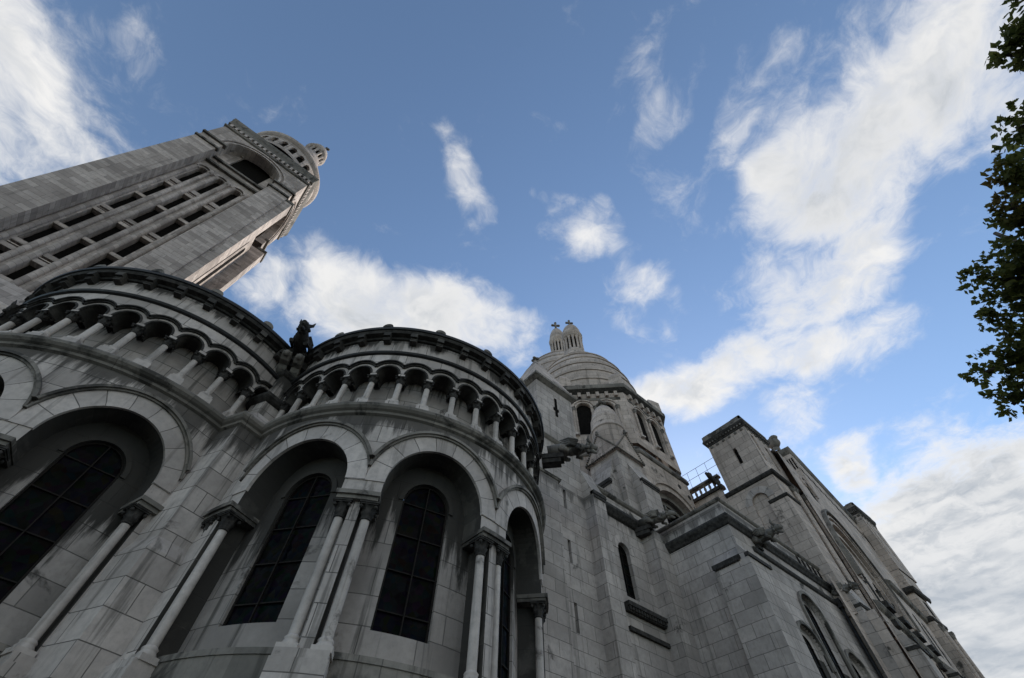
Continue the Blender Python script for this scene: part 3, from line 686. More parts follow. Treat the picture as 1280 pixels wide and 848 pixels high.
b = MB(); fb = south(0, .956); fbox(b, fb, 1.630, 1.762, 0, .06, 1.0, 1.430); wedge(b, fb, 1.630, 1.762, 0, .06, 1.430, 1.58); b.build('buttress', M_ash, gt)
b = MB(); fbox(b, fb, 1.630, 1.766, -.008, .01, 1.424, 1.440); fbox(b, fb, 1.636, 1.760, -.004, .01, 1.412, 1.424); b.build('buttress_cap', M_soot, gt)
b = MB(); fb = west(1.506, 0); fbox(b, fb, -1.165, -1.052, 0, .06, 1.0, 1.422); wedge(b, fb, -1.165, -1.052, 0, .06, 1.422, 1.60); b.build('buttress', M_ash, gt)
b = MB(); fbox(b, fb, -1.170, -1.048, -.008, .01, 1.412, 1.430); fbox(b, fb, -1.165, -1.052, -.004, .01, 1.398, 1.412); b.build('buttress_cap', M_soot, gt)

# ------------------------------------------------------------------ aisle block with parapet and lancets
ab = thing('aisle_block', 'low ashlar block with lancet windows, a dark cornice and a plain parapet', 'building', 1.95, .9)
ax0, ax1, ay0 = 1.577, 2.36, .6175
W = MB(); fs_ = south(0, ay0); fw = west(ax0, 0)
lanc = [(1.985, .076, .30, .795), (1.820, .070, .30, .648), (2.150, .070, .30, .648)]
panel(W, fs_, ax0, ax1, G0, 1.10, [(c, h, zb, zs, True, .012) for c, h, zb, zs in lanc], n=18)
panel(W, fw, -1.10, -ay0, G0, 1.10)
W.poly([(ax0,ay0,1.10),(ax1,ay0,1.10),(ax1,1.30,1.10),(ax0,1.30,1.10)]); W.build('wall', M_ash, ab)
B = MB(); 
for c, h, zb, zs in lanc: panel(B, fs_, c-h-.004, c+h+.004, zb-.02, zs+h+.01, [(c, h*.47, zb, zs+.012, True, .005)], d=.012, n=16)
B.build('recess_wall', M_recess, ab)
for c, h, zb, zs in lanc:
    arch_window('window', ab, fs_, c, h*.47, zb, zs+.012, .0165, 7)
    b = MB(); ring(b, fs_, c, zs, h, h+.011, .009, n=20, stilt=.05 if h < .075 else .26); b.build('hood_mould', M_trim, ab)
prof_c = [(0,.955), (.004,.957), (.006,.972), (.013,.978), (.015,.990), (.021,1.0), (.026,1.012), (.026,1.024), (.018,1.034), (0,1.040)]
b = MB(); b.sweep([(ax0, .92), (ax0, ay0), (ax1, ay0)], [(0,.995), (.006,.999), (.010,1.008), (.016,1.016), (.018,1.026), (.012,1.036), (0,1.040)]); b.build('cornice', M_soot, ab)
b = MB(); b.sweep([(1.70, ay0), (ax1, ay0)], [(0,.935), (.007,.939), (.010,.947), (.010,.952), (0,.957)]); b.build('string_course', M_soot, ab)
b = MB(); b.sweep([(ax0, .95), (ax0, ay0), (ax1, ay0)], [(0,1.094), (.005,1.097), (.009,1.102), (.009,1.108), (-.03,1.112)]); b.build('coping', M_trim, ab)
b = MB()
for i in range(5): fbox(b, fs_, 2.14+i*.045, 2.160+i*.045, -.0015, .002, 1.052, 1.09)
b.build('parapet_slots', M_dark, ab)
b = MB(); b.box(ax0-.03, ax0+.004, .616, .721, G0, .862); wedge(b, west(ax0-.001, 0), -.721, -.616, .029, 0, .862, .905); b.build('buttress', M_ash, ab)
b = MB(); fb = west(ax0-.03, 0); fbox(b, fb, -.725, -.614, -.006, .01, .850, .864)
for i in range(12): b.ball((ax0-.033, .622+i*.0085, .848), .005, 6, 4)
b.build('buttress_cap', M_soot, ab)
b = MB(); b.box(ax0-.027, 1.690, .5875, ay0+.004, G0, .862); wedge(b, south(0, ay0-.001), ax0-.027, 1.690, .029, 0, .862, .915); b.build('buttress', M_ash, ab)
b = MB(); fb = south(0, .5875); fbox(b, fb, ax0-.029, 1.694, -.006, .01, .850, .864); b.build('buttress_cap', M_soot, ab)
b = MB(); b.tube([(2.335, .607, .93), (2.335, .607, .2), (2.335, .607, G0)], .0065, 10); b.box(2.325, 2.345, .598, .6175, .93, .965)
b.build('downpipe', M_lead, ab)

# ------------------------------------------------------------------ octagonal cupola with lantern (Z = height of its cornice)
def octa(c, ap):
    s = ap*math.tan(pi/8)
    return [(c[0]-s,c[1]-ap),(c[0]+s,c[1]-ap),(c[0]+ap,c[1]-s),(c[0]+ap,c[1]+s),(c[0]+s,c[1]+ap),(c[0]-s,c[1]+ap),(c[0]-ap,c[1]+s),(c[0]-ap,c[1]-s)]
def cross(parent, x, y, z, s, mat):
    b = MB(); t = .0095*s; a = R(-35); T = (cos(a), sin(a)); Nn = (-sin(a), cos(a))
    b.lathe([(.016*s, z), (.019*s, z+.012*s), (.012*s, z+.022*s), (.009*s, z+.03*s)], (x, y), 10)
    b.obox((x,y), T, Nn, -t*.8, t*.8, -t*.8, t*.8, z+.02*s, z+.12*s); b.obox((x,y), T, Nn, -.030*s, .030*s, -t*.79, t*.79, z+.070*s, z+.088*s)
    for q in ((-.030, .079), (.030, .079), (0, .12)): b.ball((x+T[0]*q[0]*s, y+T[1]*q[0]*s, z+q[1]*s), .0135*s, 7, 5)
    return b.build('cross', mat, parent)
def lantern(parent, c, z0, r, zr, ztop, zcross, n=12, mat=None):
    """ring of columns under a small stone cap; z0 foot, r eaves radius, zr eaves height"""
    mat = mat or M_far; h = zr-z0; b = MB()
    b.lathe([(r*1.25, z0-h*.6), (r*1.2, z0-h*.3), (r*1.05, z0-h*.25), (r*.98, z0+h*.02), (r*.98, z0+h*.10), (r*.86, z0+h*.14)], c, 24); b.lathe([(r*.60, z0), (r*.60, zr-h*.1)], c, 16); 
    o = b.build('lantern', mat, parent)
    k = MB(); k.lathe([(r*.62, z0+h*.14), (r*.62, zr-h*.22)], c, 16); k.build('opening', M_dark, o)
    first = None; hc = None
    s = MB()
    for i in range(n):
        a = 2*pi*i/n+.1; x, y = c[0]+r*.80*sin(a), c[1]-r*.80*cos(a)
        s.lathe([(r*.135, z0+h*.14), (r*.11, z0+h*.19), (r*.105, zr-h*.30), (r*.15, zr-h*.22)], (x, y), 8)
    s.build('column_ring', mat, o)
    q = MB(); q.lathe([(r*.72, zr-h*.24), (r*.92, zr-h*.22), (r*.93, zr-h*.06), (r*.99, zr-h*.03), (r*1.0, zr), (r*.93, zr+h*.03)], c, 24)
    H = ztop-zr; q.lathe([(r*.93, zr+h*.03)]+[(r*.92*math.sqrt(max(0, 1-t*t)), zr+H*t) for t in (.1,.2,.3,.4,.5,.6,.7,.8,.9,.97,1.0)], c, 24); q.build('cap', mat, o)
    cross(o, c[0], c[1], ztop-H*.03, (zcross-ztop)/.13, M_trim)
    return o
def cupola(c, Z, ap, label, rd, zd, lan, drum0, base=True, blocks=True, name='cupola'):
    t = thing(name, label, 'dome', c[0], c[1], 0, 'stone domes with lanterns'); P = octa(c, ap)
    W = MB(); s = ap*math.tan(pi/8); hb, hs = drum0+(Z-drum0)*.16, drum0+(Z-drum0)*.60
    faces = []
    for i in range(8):
        a, b_ = P[i], P[(i+1) % 8]; fr_ = Flat(a, (b_[0]-a[0], b_[1]-a[1])); wv = 2*s; faces.append(fr_)
        panel(W, fr_, 0, wv, drum0, Z*.985, [(wv*.315, wv*.115, hb, hs, True, .035), (wv*.685, wv*.115, hb, hs, True, .035)], n=12)
    W.build('drum', M_far, t)
    for fr_ in (faces[0], faces[7], faces[6]):
        for q in (.315, .685):
            k = MB(); hw = 2*s*.12; n = 10; k.poly([fr_.P(2*s*q-hw,.020,hb-.01), fr_.P(2*s*q+hw,.020,hb-.01)]+[fr_.P(2*s*q+hw*cos(pi*i/n),.020,hs+hw*sin(pi*i/n)) for i in range(n+1)])
            o = k.build('window', M_dark, t)
            r_ = MB(); ring(r_, fr_, 2*s*q, hs, 2*s*.122, 2*s*.150, .004, n=16); ring(r_, fr_, 2*s*q, hs, 2*s*.160, 2*s*.183, .009, n=16, a0=R(4), a1=R(176)); r_.build('arch', M_far, o)
        for q in (.155, .5, .845):
            p = fr_.P(2*s*q, -.006, 0); column(t, p[0], p[1], hb-.01, hs+.004, .0085*Z/2.4, 10, 1.45, 'engaged_column', M_far, M_trim, axis=c)
    oct_loop = P
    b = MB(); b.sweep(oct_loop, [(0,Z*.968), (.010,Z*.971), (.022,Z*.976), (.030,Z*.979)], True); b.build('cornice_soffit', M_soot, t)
    b = MB(); b.sweep(oct_loop, [(.030,Z*.979), (.033,Z*.984), (.033,Z*.994), (.0,Z*1.002)], True); b.build('cornice', M_trim, t)
    b = MB()
    for fr_ in faces:
        for i in range(6): u = 2*s*(.13+.148*i); fbox(b, fr_, u-.011, u+.011, -.020, 0, Z*.951, Z*.968); 
    b.build('modillion_row', M_far, t)
    b = MB()
    for fr_ in faces: fbox(b, fr_, 2*s*.07, 2*s*.93, -.003, .002, Z*.939, Z*.949)
    b.build('string_course', M_trim, t)
    if blocks:
        for i in range(8):
            x, y = P[i]; k = .93; x, y = c[0]+(x-c[0])*k, c[1]+(y-c[1])*k; a = pi/8+i*pi/4; T = (cos(a), sin(a)); Nn = (-sin(a), cos(a))
            b = MB(); q = .045*Z/2.4; b.obox((x,y), T, Nn, -q, q, -q, q, Z*.995, Z*1.045); b.hexa([(x+T[0]*u*q+Nn[0]*v*q, y+T[1]*u*q+Nn[1]*v*q) for u, v in ((-1,-1),(1,-1),(1,1),(-1,1))], Z*1.045, Z*1.066, [(x+T[0]*u*q*.4+Nn[0]*v*q*.4, y+T[1]*u*q*.4+Nn[1]*v*q*.4) for u, v in ((-1,-1),(1,-1),(1,1),(-1,1))])
            b.build('corner_block', M_far, t)
    b = MB(); zb_ = Z*1.02; prof = [(rd*1.03, Z), (rd*1.03, zb_)]; n = 7
    for i in range(n):
        t0_, t1_ = i/n*.985, (i+1)/n*.985; f_ = lambda q: rd*math.sqrt(max(0, 1-q*q))
        prof += [(f_(t0_), zb_+(zd-zb_)*t0_), (f_(t0_*.5+t1_*.5), zb_+(zd-zb_)*(t0_*.5+t1_*.5)), (f_(t1_)+.002, zb_+(zd-zb_)*t1_-.014), (f_(t1_)+.009, zb_+(zd-zb_)*t1_-.011), (f_(t1_)+.009, zb_+(zd-zb_)*t1_)]
    b.lathe(prof, c, 56, smooth=False); o = b.build('dome', M_far, t)
    lantern(t, c, *lan)
    return t
ZC = 2.40; cc = (.8565*ZC, .6427*ZC)
dm = cupola(cc, ZC, .2112*ZC, 'stone dome with scale bands on an octagonal drum of arched windows, the nearer of two', .19*ZC, 1.39*ZC, (1.435*ZC, .0455*ZC, 1.578*ZC, 1.672*ZC, 1.728*ZC, 14), .775*ZC)
k = 1.45; c2 = (1.071*k*ZC*sin(R(49.75)), 1.071*k*ZC*cos(R(49.75)))
cupola(c2, 1.02*k*ZC, .36*ZC, 'stone dome mostly hidden behind the nearer one, its lantern showing on the left', .29*ZC, 1.41*k*ZC, (1.425*k*ZC, .0455*ZC*k*.82, 1.565*k*ZC, 1.665*k*ZC, 1.728*k*ZC, 14), .70*k*ZC, blocks=False)
# square base of the nearer dome with its lunette
by0 = 1.030; bx0, bx1 = cc[0]-.215, 2.268
b = MB(); fr = south(0, by0); lc, lr, lz = 2.045, .215, 1.375
panel(b, fr, bx0-.02, bx1, 1.0, 1.80, [(lc, lr, 1.0, lz, True, .09)], n=28)
b.poly([(bx1,by0,1.0),(bx1,2.0,1.0),(bx1,2.0,1.80),(bx1,by0,1.80)])
b.poly([(bx0-.02,by0,1.0),(bx0-.02,by0,1.8),(cc[0]-.56,cc[1]-.16,1.8),(cc[0]-.56,cc[1]-.16,1.0)])
b.poly([(bx0-.02,by0,1.80),(bx1,by0,1.80),(bx1,2.0,1.8),(cc[0]-.56,2.0,1.8),(cc[0]-.56,cc[1]-.16,1.8)])
bs = b.build('base', M_far, dm)
b = MB(); ring(b, fr, lc, lz, lr, lr+.022, .004, n=28); b.build('archivolt', M_far, bs); b = MB(); ring(b, fr, lc, lz, lr+.040, lr+.056, .010, n=28); b.build('archivolt', M_far, bs)
b = MB(); ring(b, fr, lc, lz, lr-.03, lr+.002, .002, .03, n=28); b.build('archivolt', M_trim, bs); b = MB(); ring(b, fr, lc, lz, lr-.055, lr-.03, .002, .055, n=28); b.build('archivolt', M_trim, bs)
arch_window('lunette', dm, fr, lc, lr, 1.05, lz, .088, 4)
b = MB()
for (x, z) in ((2.235, 1.66), (2.16, 1.70), (2.245, 1.585)): 
    b = MB(); b.ball((x, by0, z), (.016, .006, .016), 10, 6); b.build('rosette', M_soot, bs)
b = MB(); b.sweep([(cc[0]-.56, cc[1]-.16), (bx0-.02, by0), (bx1, by0), (bx1, 1.6)], [(0,1.762), (.008,1.766), (.012,1.776), (.006,1.806), (-.02,1.835)]); b.build('cornice', M_trim, bs)

# ------------------------------------------------------------------ transept: west wall, corner turret, north front
tp_ = thing('transept', 'tall transept block with a blind arch on its side, rising over the aisle parapet', 'building', 2.5, .8)
tx, ty = 2.36, .571
W = MB(); fw = west(tx, 0)
panel(W, fw, -.87, -.578, .9, 1.64, [(-.703, .047, 1.10, 1.520, True, .016)], n=16)
panel(W, fw, -1.30, -.87, .9, 1.70)
panel(W, south(0, .578), tx, 2.70, G0, 1.64, [(2.475, .030, 1.15, 1.50, True, .03), (2.60, .045, .40, .60, True, .03)], n=12)
W.poly([(tx,.578,1.64),(2.70,.578,1.64),(2.70,1.3,1.64),(tx,1.3,1.64)])
panel(W, fw, -.87, -.50, G0, .9); panel(W, south(0, .5785), tx-.06, tx+.02, G0, 1.05); W.build('wall', M_far, tp_)
b = MB(); fbox(b, fw, -.76, -.65, .014, .02, 1.10, 1.575); b.build('blind_arch', M_far, tp_)
b = MB(); ring(b, fw, -.703, 1.520, .047, .085, .0018, n=18); b.build('voussoirs', M_vous, tp_)
b = MB(); fbox(b, south(0,.578), 2.44, 2.51, .028, .034, 1.15, 1.54); fbox(b, south(0,.578), 2.55, 2.65, .028, .034, .40, .66); b.build('opening', M_dark, tp_)
b = MB(); b.box(tx-.012, 2.48, ty-.006, .665, .9, 1.480); b.build('corner_buttress', M_far, tp_)
b = MB(); b.sweep([(tx-.012, .665), (tx-.012, ty-.006), (2.48, ty-.006)], [(0,1.472), (.006,1.476), (.009,1.486), (0,1.494)]); b.build('buttress_cap', M_soot, tp_)
b = MB(); b.box(tx-.004, 2.52, .540, .60, G0, .93); wedge(b, south(0, .565), tx-.004, 2.52, .025, .01, .93, 1.06); b.build('buttress', M_ash, tp_)
b = MB(); b.sweep([(tx, .60), (tx, .540), (2.52, .540)], [(0,.918), (.005,.922), (.008,.932), (0,.938)]); b.build('buttress_cap', M_soot, tp_)
for (x, y) in ((2.535, .566), (2.565, .566), (2.655, .562)):
    column(tp_, x, y, .95, 1.62, .009, 10, 1.5, 'shaft', M_far, M_trim)
b = MB(); b.sweep([(tx, .87), (tx, ty), (2.667, ty)], [(0,1.626), (.008,1.630), (.014,1.640), (.012,1.650), (0,1.656)]); b.build('string_course', M_soot, tp_)
# balustrade over the west wall
bl_ = thing('balustrade', 'stone balustrade on a dark cornice between the near dome and the corner turret', 'balustrade', 2.36, .97, 1.7)
b = MB(); b.box(tx-.014, tx+.03, .86, 1.30, 1.700, 1.716); b.box(tx-.008, tx+.026, .86, 1.30, 1.716, 1.724); b.build('base_rail', M_soot, bl_)
b = MB(); b.box(tx-.008, tx+.026, .86, 1.30, 1.782, 1.796); b.build('top_rail', M_trim, bl_)
for i in range(13):
    b = MB(); b.lathe([(.010, 1.724), (.010, 1.732), (.006, 1.738), (.009, 1.752), (.006, 1.768), (.009, 1.776), (.010, 1.782)], (tx+.009, .875+i*.033), 8); b.build('baluster', M_trim, bl_)
b = MB(); b.ball((tx-.02, .902, 1.80), (.02,.016,.022), 8, 6); b.tube([(tx+.02,.902,1.76), (tx-.03,.902,1.79), (tx-.06,.902,1.80)], [.016,.014,.008], 8); b.tube([(tx-.012,.89,1.78), (tx-.012,.868,1.69)], [.010,.008], 8)
gg = b.build('carved_beast', M_soot); tag(gg, 'small carved beast perched on the balustrade beside the corner turret', 'gargoyle', 'stone gargoyles')
rl = thing('safety_railing', 'thin metal safety railing standing above the stone balustrade', 'railing', 2.37, .97, 1.79)
b = MB()
for i in range(7): b = MB(); b.tube([(tx+.012, .845+i*.068, 1.79), (tx+.012, .845+i*.068, 1.925)], .0014, 6); b.build('post', M_steel, rl)
b = MB()
for z in (1.925, 1.868): b = MB(); b.tube([(tx+.012, .845, z), (tx+.012, 1.30, z)], .0014, 6); b.build('rail', M_steel, rl)
b = MB()
for i in range(60): b.tube([(tx+.012, .845+i*.0075, 1.795), (tx+.012, .845+i*.0075, 1.815)], .0008, 4)
b.build('spike_strip', M_steel, rl)
def turret(x0, x1, y0, y1, z0, z1, label, slit=True, rot=None):
    t = thing('corner_turret', label, 'turret', (x0+x1)/2, (y0+y1)/2, z0, 'corner turrets of the transept')
    S_, W_ = south(0, y0), west(x0, 0); H = z1-z0
    b = MB(); uc = -(y0+y1)/2+.012
    panel(b, W_, -y1, -y0, z0, z0+H*.90, [(uc, .012, z0+H*.33, z0+H*.60, True, .02)], n=8)
    panel(b, S_, x0, x1, z0, z0+H*.90, [(x0+(x1-x0)*.18, .020, z0+H*.25, z0+H*.78, False, .012), (x0+(x1-x0)*.68, .020, z0+H*.25, z0+H*.72, False, .012)])
    b.box(x0+.03, x1-.002, y0+.03, y1-.002, z0, z0+H*.9); b.poly([(x1,y0,z0),(x1,y1,z0),(x1,y1,z0+H*.9),(x1,y0,z0+H*.9)]); b.poly([(x0,y1,z0),(x1,y1,z0),(x1,y1,z0+H*.9),(x0,y1,z0+H*.9)])
    o = b.build('shaft', M_far, t)
    b = MB(); fbox(b, W_, uc-.015, uc+.015, .018, .024, z0+H*.32, z0+H*.65); b.build('slit', M_dark, t)
    b = MB(); fbox(b, S_, x0+(x1-x0)*.18-.022, x0+(x1-x0)*.18+.022, .0115, .02, z0+H*.24, z0+H*.79); fbox(b, S_, x0+(x1-x0)*.68-.022, x0+(x1-x0)*.68+.022, .0115, .02, z0+H*.24, z0+H*.73); b.build('sunk_panel', M_far, t)
    b = MB()
    for i in range(6): b.ball((x0-.001, y0+(y1-y0)*(.09+.165*i), z0+H*.865), (.005,.011,.011), 8, 6)
    for i in range(6): b.ball((x0+(x1-x0)*(.09+.165*i), y0-.001, z0+H*.865), (.011,.005,.011), 8, 6)
    b.build('stud_row', M_trim, t)
    L_ = [(x0,y1),(x0,y0),(x1,y0),(x1,y1)]
    b = MB(); b.sweep(L_, [(0,z0+H*.895), (.004,z0+H*.90), (.006,z0+H*.93), (.014,z0+H*.955), (.018,z0+H*.98), (.018,z1), (0,z1+.006)], True); o = b.build('cornice', M_soot, t)
    for i in range(13):
        b = MB(); fbox(b, W_, -y1+(y1-y0)*(i+.25)/13, -y1+(y1-y0)*(i+.7)/13, -.014, 0, z0+H*.93, z0+H*.955); b.build('dentil', M_trim, o)
        b = MB(); fbox(b, S_, x0+(x1-x0)*(i+.25)/13, x0+(x1-x0)*(i+.7)/13, -.014, 0, z0+H*.93, z0+H*.955); b.build('dentil', M_trim, o)
    e = .017; X0, X1, Y0, Y1 = x0-e, x1+e, y0-e, y1+e; xm, ym = (X0+X1)/2, (Y0+Y1)/2; r_ = MB()
    r_.poly([(X0,Y0,z1+.004),(X1,Y0,z1+.004),(xm,ym,z1+.09)]); r_.poly([(X1,Y0,z1+.004),(X1,Y1,z1+.004),(xm,ym,z1+.09)]); r_.poly([(X1,Y1,z1+.004),(X0,Y1,z1+.004),(xm,ym,z1+.09)]); r_.poly([(X0,Y1,z1+.004),(X0,Y0,z1+.004),(xm,ym,z1+.09)])
    r_.box(X0+.006, X0+.02, Y0+.006, Y1-.006, z1, z1+.042); r_.box(X0+.006, X1-.006, Y0+.006, Y0+.02, z1, z1+.040)
    for (px, py) in ((X0+.002, Y0+.002), (X1-.062, Y0+.002), (X0+.002, Y1-.082)): r_.hexa([(px,py),(px+.06,py),(px+.06,py+.08),(px,py+.08)], z1+.003, z1+.052, [(px+.012,py+.012),(px+.048,py+.012),(px+.048,py+.068),(px+.012,py+.068)])
    r_.build('roof', M_trim, t)
    return t
turret(2.369, 2.652, .581, .845, 1.655, 2.045, 'square corner turret with one slit window, standing beside the metal railing')
# north front of the transept, a screen of windows turned a little off the aisle line
nf = thing('transept_facade', 'great window front of the transept with a long slotted cornice along its top', 'building', 3.6, .7)
go = (3.146, .589); ga = R(85.3); gtv = (sin(ga), cos(ga)); fg = Flat(go, gtv); q = 1.144
W = MB()
panel(W, fg, -.52, .03, 1.72, 1.93, [(-.20, .052, 1.73, 1.80, True, .004)], n=12)
panel(W, fg, .03, 1.66, 1.72, 2.30, [])
panel(W, fg, -.52, 1.66, 1.05, 1.72, [(-.07, .335, 1.06, 1.262, True, .026), (.80, .05, 1.16, 1.36, True, .004), (.97, .05, 1.16, 1.36, True, .004), (1.25, .05, 1.16, 1.36, True, .004)], n=26)
panel(W, fg, -.52, 1.66, G0, 1.05, [(.0, .05, .5, .90, True, .004), (.26, .05, .5, .94, True, .004), (-.34, .05, .5, .86, True, .004), (.62, .05, .5, .98, True, .004), (.95, .05, .5, .98, True, .004)], n=12)
W.poly([fg.P(.03,0,1.93), fg.P(.03,.14,1.93), fg.P(.03,.14,2.30), fg.P(.03,0,2.30)])
W.poly([fg.P(-.52,0,1.93), fg.P(.03,0,1.93), fg.P(.03,.14,2.02), fg.P(-.52,.14,2.02)])
W.poly([fg.P(-.52,.14,2.02), fg.P(.03,.14,2.02), fg.P(.03,.14,2.30), fg.P(-.52,.14,2.30)])
W.poly([fg.P(-.5,.14,2.30), fg.P(1.66,.14,2.30), fg.P(1.66,.30,2.30), fg.P(-.5,.30,2.30)]); W.poly([fg.P(.03,0,2.30), fg.P(1.66,0,2.30), fg.P(1.66,.14,2.30), fg.P(.03,.14,2.30)])
W.poly([fg.P(-.5,.30,G0), fg.P(1.66,.30,G0), fg.P(1.66,.30,2.30), fg.P(-.5,.30,2.30)])
W.build('wall', M_far, nf)
b = MB()
for (u, hw, a, c) in ((-.20,.056,1.72,1.86),(.80,.055,1.15,1.42),(.97,.055,1.15,1.42),(1.25,.055,1.15,1.42),(.0,.055,.48,.96),(.26,.055,.48,1.0),(-.34,.055,.48,.92),(.62,.055,.48,1.04),(.95,.055,.48,1.04)):
    b = MB(); fbox(b, fg, u-hw, u+hw, .0035, .010, a, c); b.build('window', M_dark, nf)
b = MB(); panel(b, fg, -.42, .28, 1.05, 1.64, [(-.07, .062, 1.08, 1.46, True, .004), (-.275, .055, 1.08, 1.31, True, .004), (.135, .055, 1.08, 1.31, True, .004)], d=.026, n=12); b.build('tracery_wall', M_far, nf)
b = MB(); fbox(b, fg, -.36, .22, .0295, .036, 1.06, 1.56); b.build('great_window', M_dark, nf)
for (r0, r1, ot) in ((.335, .352, .006), (.37, .385, .012), (.405, .42, .022)):
    b = MB(); ring(b, fg, -.07, 1.262, r0, r1, ot, n=32, stilt=.10); b.build('archivolt', M_trim if ot > .02 else M_far, nf)
b = MB(); ring(b, fg, -.07, 1.262, .28, .31, .012, .026, n=28); b.build('archivolt', M_far, nf)
for u in (-.375, -.175, .03, .235):
    p = fg.P(u, .028, 0); column(nf, p[0], p[1], .98, 1.28, .010, 10, 1.6, 'mullion_column', M_far, M_soot)
for r0, r1 in ((.062,.075),(.095,.108)): b = MB(); ring(b, fg, -.20, 1.80, r0, r1, .008, n=16); b.build('hood_mould', M_far, nf)
b = MB(); b.sweep([fg.P(u,0,0)[:2] for u in (-.5, 1.64)], [(0,1.00), (.012,1.008), (.022,1.02), (.020,1.034), (0,1.046)]); b.build('string_course', M_trim, nf)
b = MB()
for u in (-.33, -.11, .10, .32, .9, 1.22): b = MB(); fbox(b, fg, u-.045, u+.045, -.035, 0, 1.046, 1.075); fbox(b, fg, u-.03, u+.03, -.02, 0, .975, 1.0); b.build('balcony', M_soot, nf)
b = MB(); b.sweep([fg.P(u,0,0)[:2] for u in (.55, 1.64)], [(0,1.49), (.016,1.50), (.026,1.52), (.0,1.54)]); b.build('string_course', M_trim, nf)
b = MB(); c0 = fg.P(.03,.14,0)[:2]; b.sweep([fg.P(-.5,.14,0)[:2], c0, fg.P(.03,0,0)[:2], fg.P(1.66,0,0)[:2]], [(0,2.262), (.006,2.268), (.014,2.285), (.018,2.30), (.018,2.312), (0,2.318)]); b.build('cornice', M_trim, nf)
b = MB()
for i in range(16): u = .05+i*.098; fbox(b, fg, u, u+.056, -.0012, .004, 2.10, 2.150)
b.build('slot', M_dark, nf)
b = MB(); fe = Flat(fg.P(.03,.14,0)[:2], (-fg.n[0], -fg.n[1]))
for i in range(8): fbox(b, fe, .004+i*.0172, .013+i*.0172, -.0012, .004, 2.13, 2.225)
b.build('slot', M_dark, nf)
for (u, wv, z, o_) in ((-.40, .055, .86, .05), (.42, .05, .97, .05), (1.10, .06, 1.0, .06)):
    b = MB(); fbox(b, fg, u-wv, u+wv, -o_, 0, G0, z); wedge(b, fg, u-wv, u+wv, o_, 0, z, z+.10); b.build('buttress', M_ash, nf)
    b = MB(); fbox(b, fg, u-wv-.004, u+wv+.004, -o_-.006, 0, z-.014, z); b.build('buttress_cap', M_soot, nf)
p = fg.P(.03, .07, 0); b = MB(); b.lathe([(.030,2.315),(.034,2.345),(.026,2.352)], p[:2], 12); b.ball((p[0], p[1]-.01, 2.40), (.040,.05,.05), 10, 8); b.ball((p[0]-.01, p[1]-.03, 2.43), (.028,.035,.025), 8, 6)
b.build('acroterion', M_trim, nf)
turret(4.40, 4.72, .622, .80, 1.86, 2.395, 'far corner turret at the right end of the long slotted cornice')
ft = thing('far_pier', 'plain far corner pier that carries the last turret at the right end', 'tower', 4.66, .72)
b = MB(); b.box(4.41, 4.64, .640, .95, G0, 1.70); b.box(4.40, 4.68, .630, .95, 1.715, 1.862); b.build('shaft', M_far, ft)
b = MB(); b.sweep([(4.40,.8),(4.40,.630),(4.68,.630)], [(0,1.69), (.012,1.70), (.018,1.72), (0,1.735)]); b.build('string_course', M_soot, ft); b = MB(); b.sweep([(4.41,.8),(4.41,.640),(4.64,.640)], [(0,1.50), (.008,1.505), (.012,1.52), (0,1.535)]); b.build('string_course', M_soot, ft)
for x in (4.44, 4.62): column(ft, x, .634, .3, 1.48, .012, 10, 1.5, 'shaft_column', M_far, M_trim)
b = MB(); fbox(b, south(0,.6385), 4.50, 4.56, -.0005, .003, 1.56, 1.66); b.build('window', M_dark, ft); b = MB(); fbox(b, south(0,.6385), 4.50, 4.56, -.0005, .003, .9, 1.2); b.build('window', M_dark, ft)

# ------------------------------------------------------------------ bell tower (own unit: distance to its face)
U = 1.85
def T_(v): return v*U
bt = thing('bell_tower', 'very tall square stone bell tower with slit window columns and a domed top', 'tower', T_(-.572), T_(1.168))
bx0, bx1, bx1b, by0_, by1 = T_(-.757), T_(-.387), T_(-.358), T_(1.0), T_(1.336)
pd = T_(.046); fp = south(0, by0_)
W = MB()
W.box(bx0, T_(-.680), by0_, by0_+T_(.10), .80*U, T_(1.80)); W.box(T_(-.464), bx1, by0_, by0_+T_(.09), .80*U, T_(1.80))
W.build('front_pilaster', M_tower, bt)
zr = [(1.470,1.600,1),(1.434,1.450,0),(1.306,1.420,0),(1.180,1.292,0),(1.152,1.166,0),(1.036,1.140,0),(.930,1.024,0),(.902,.917,0),(.82,.890,0)]
s_ = 1.046; cxs = [-.646*U, -.5825*U, -.519*U]; hw = .0140*U
hl = [(c, hw, a*s_*U, b_*s_*U, bool(ar), .033) for c in cxs for a, b_, ar in zr]
W = MB(); panel(W, fp, T_(-.680), T_(-.464), .80*U, 1.722*U, hl, d=pd, n=12); W.build('front_wall', M_tower, bt)
W = MB(); fbox(W, fp, T_(-.68), T_(-.464), pd+.034, pd+.040, .82*U, T_(1.71)); W.build('opening', M_dark, bt)
for c in (-.672, -.6255, -.603, -.5615, -.5395, -.492):                      # rolls between the slits
    b = MB(); r_ = .0075*U; cy = by0_+pd-.003
    b.lathe([(r_, .80*U), (r_, 1.60*U*s_)], (c*U, cy), 14); b.lathe([(r_, 1.595*U*s_), (r_*1.3, 1.612*U*s_), (r_*1.3, 1.622*U*s_), (0, 1.623*U*s_)], (c*U, cy), 14); b.build('roll_shaft', M_tower, bt)
b = MB()
for c in cxs: ring(b, fp, c, 1.600*s_*U, hw*1.02, hw*1.35, .010, pd, n=14); ring(b, fp, c, 1.600*s_*U, hw*1.5, hw*1.85, .022, pd, n=14)
b.build('arch', M_tower, bt)
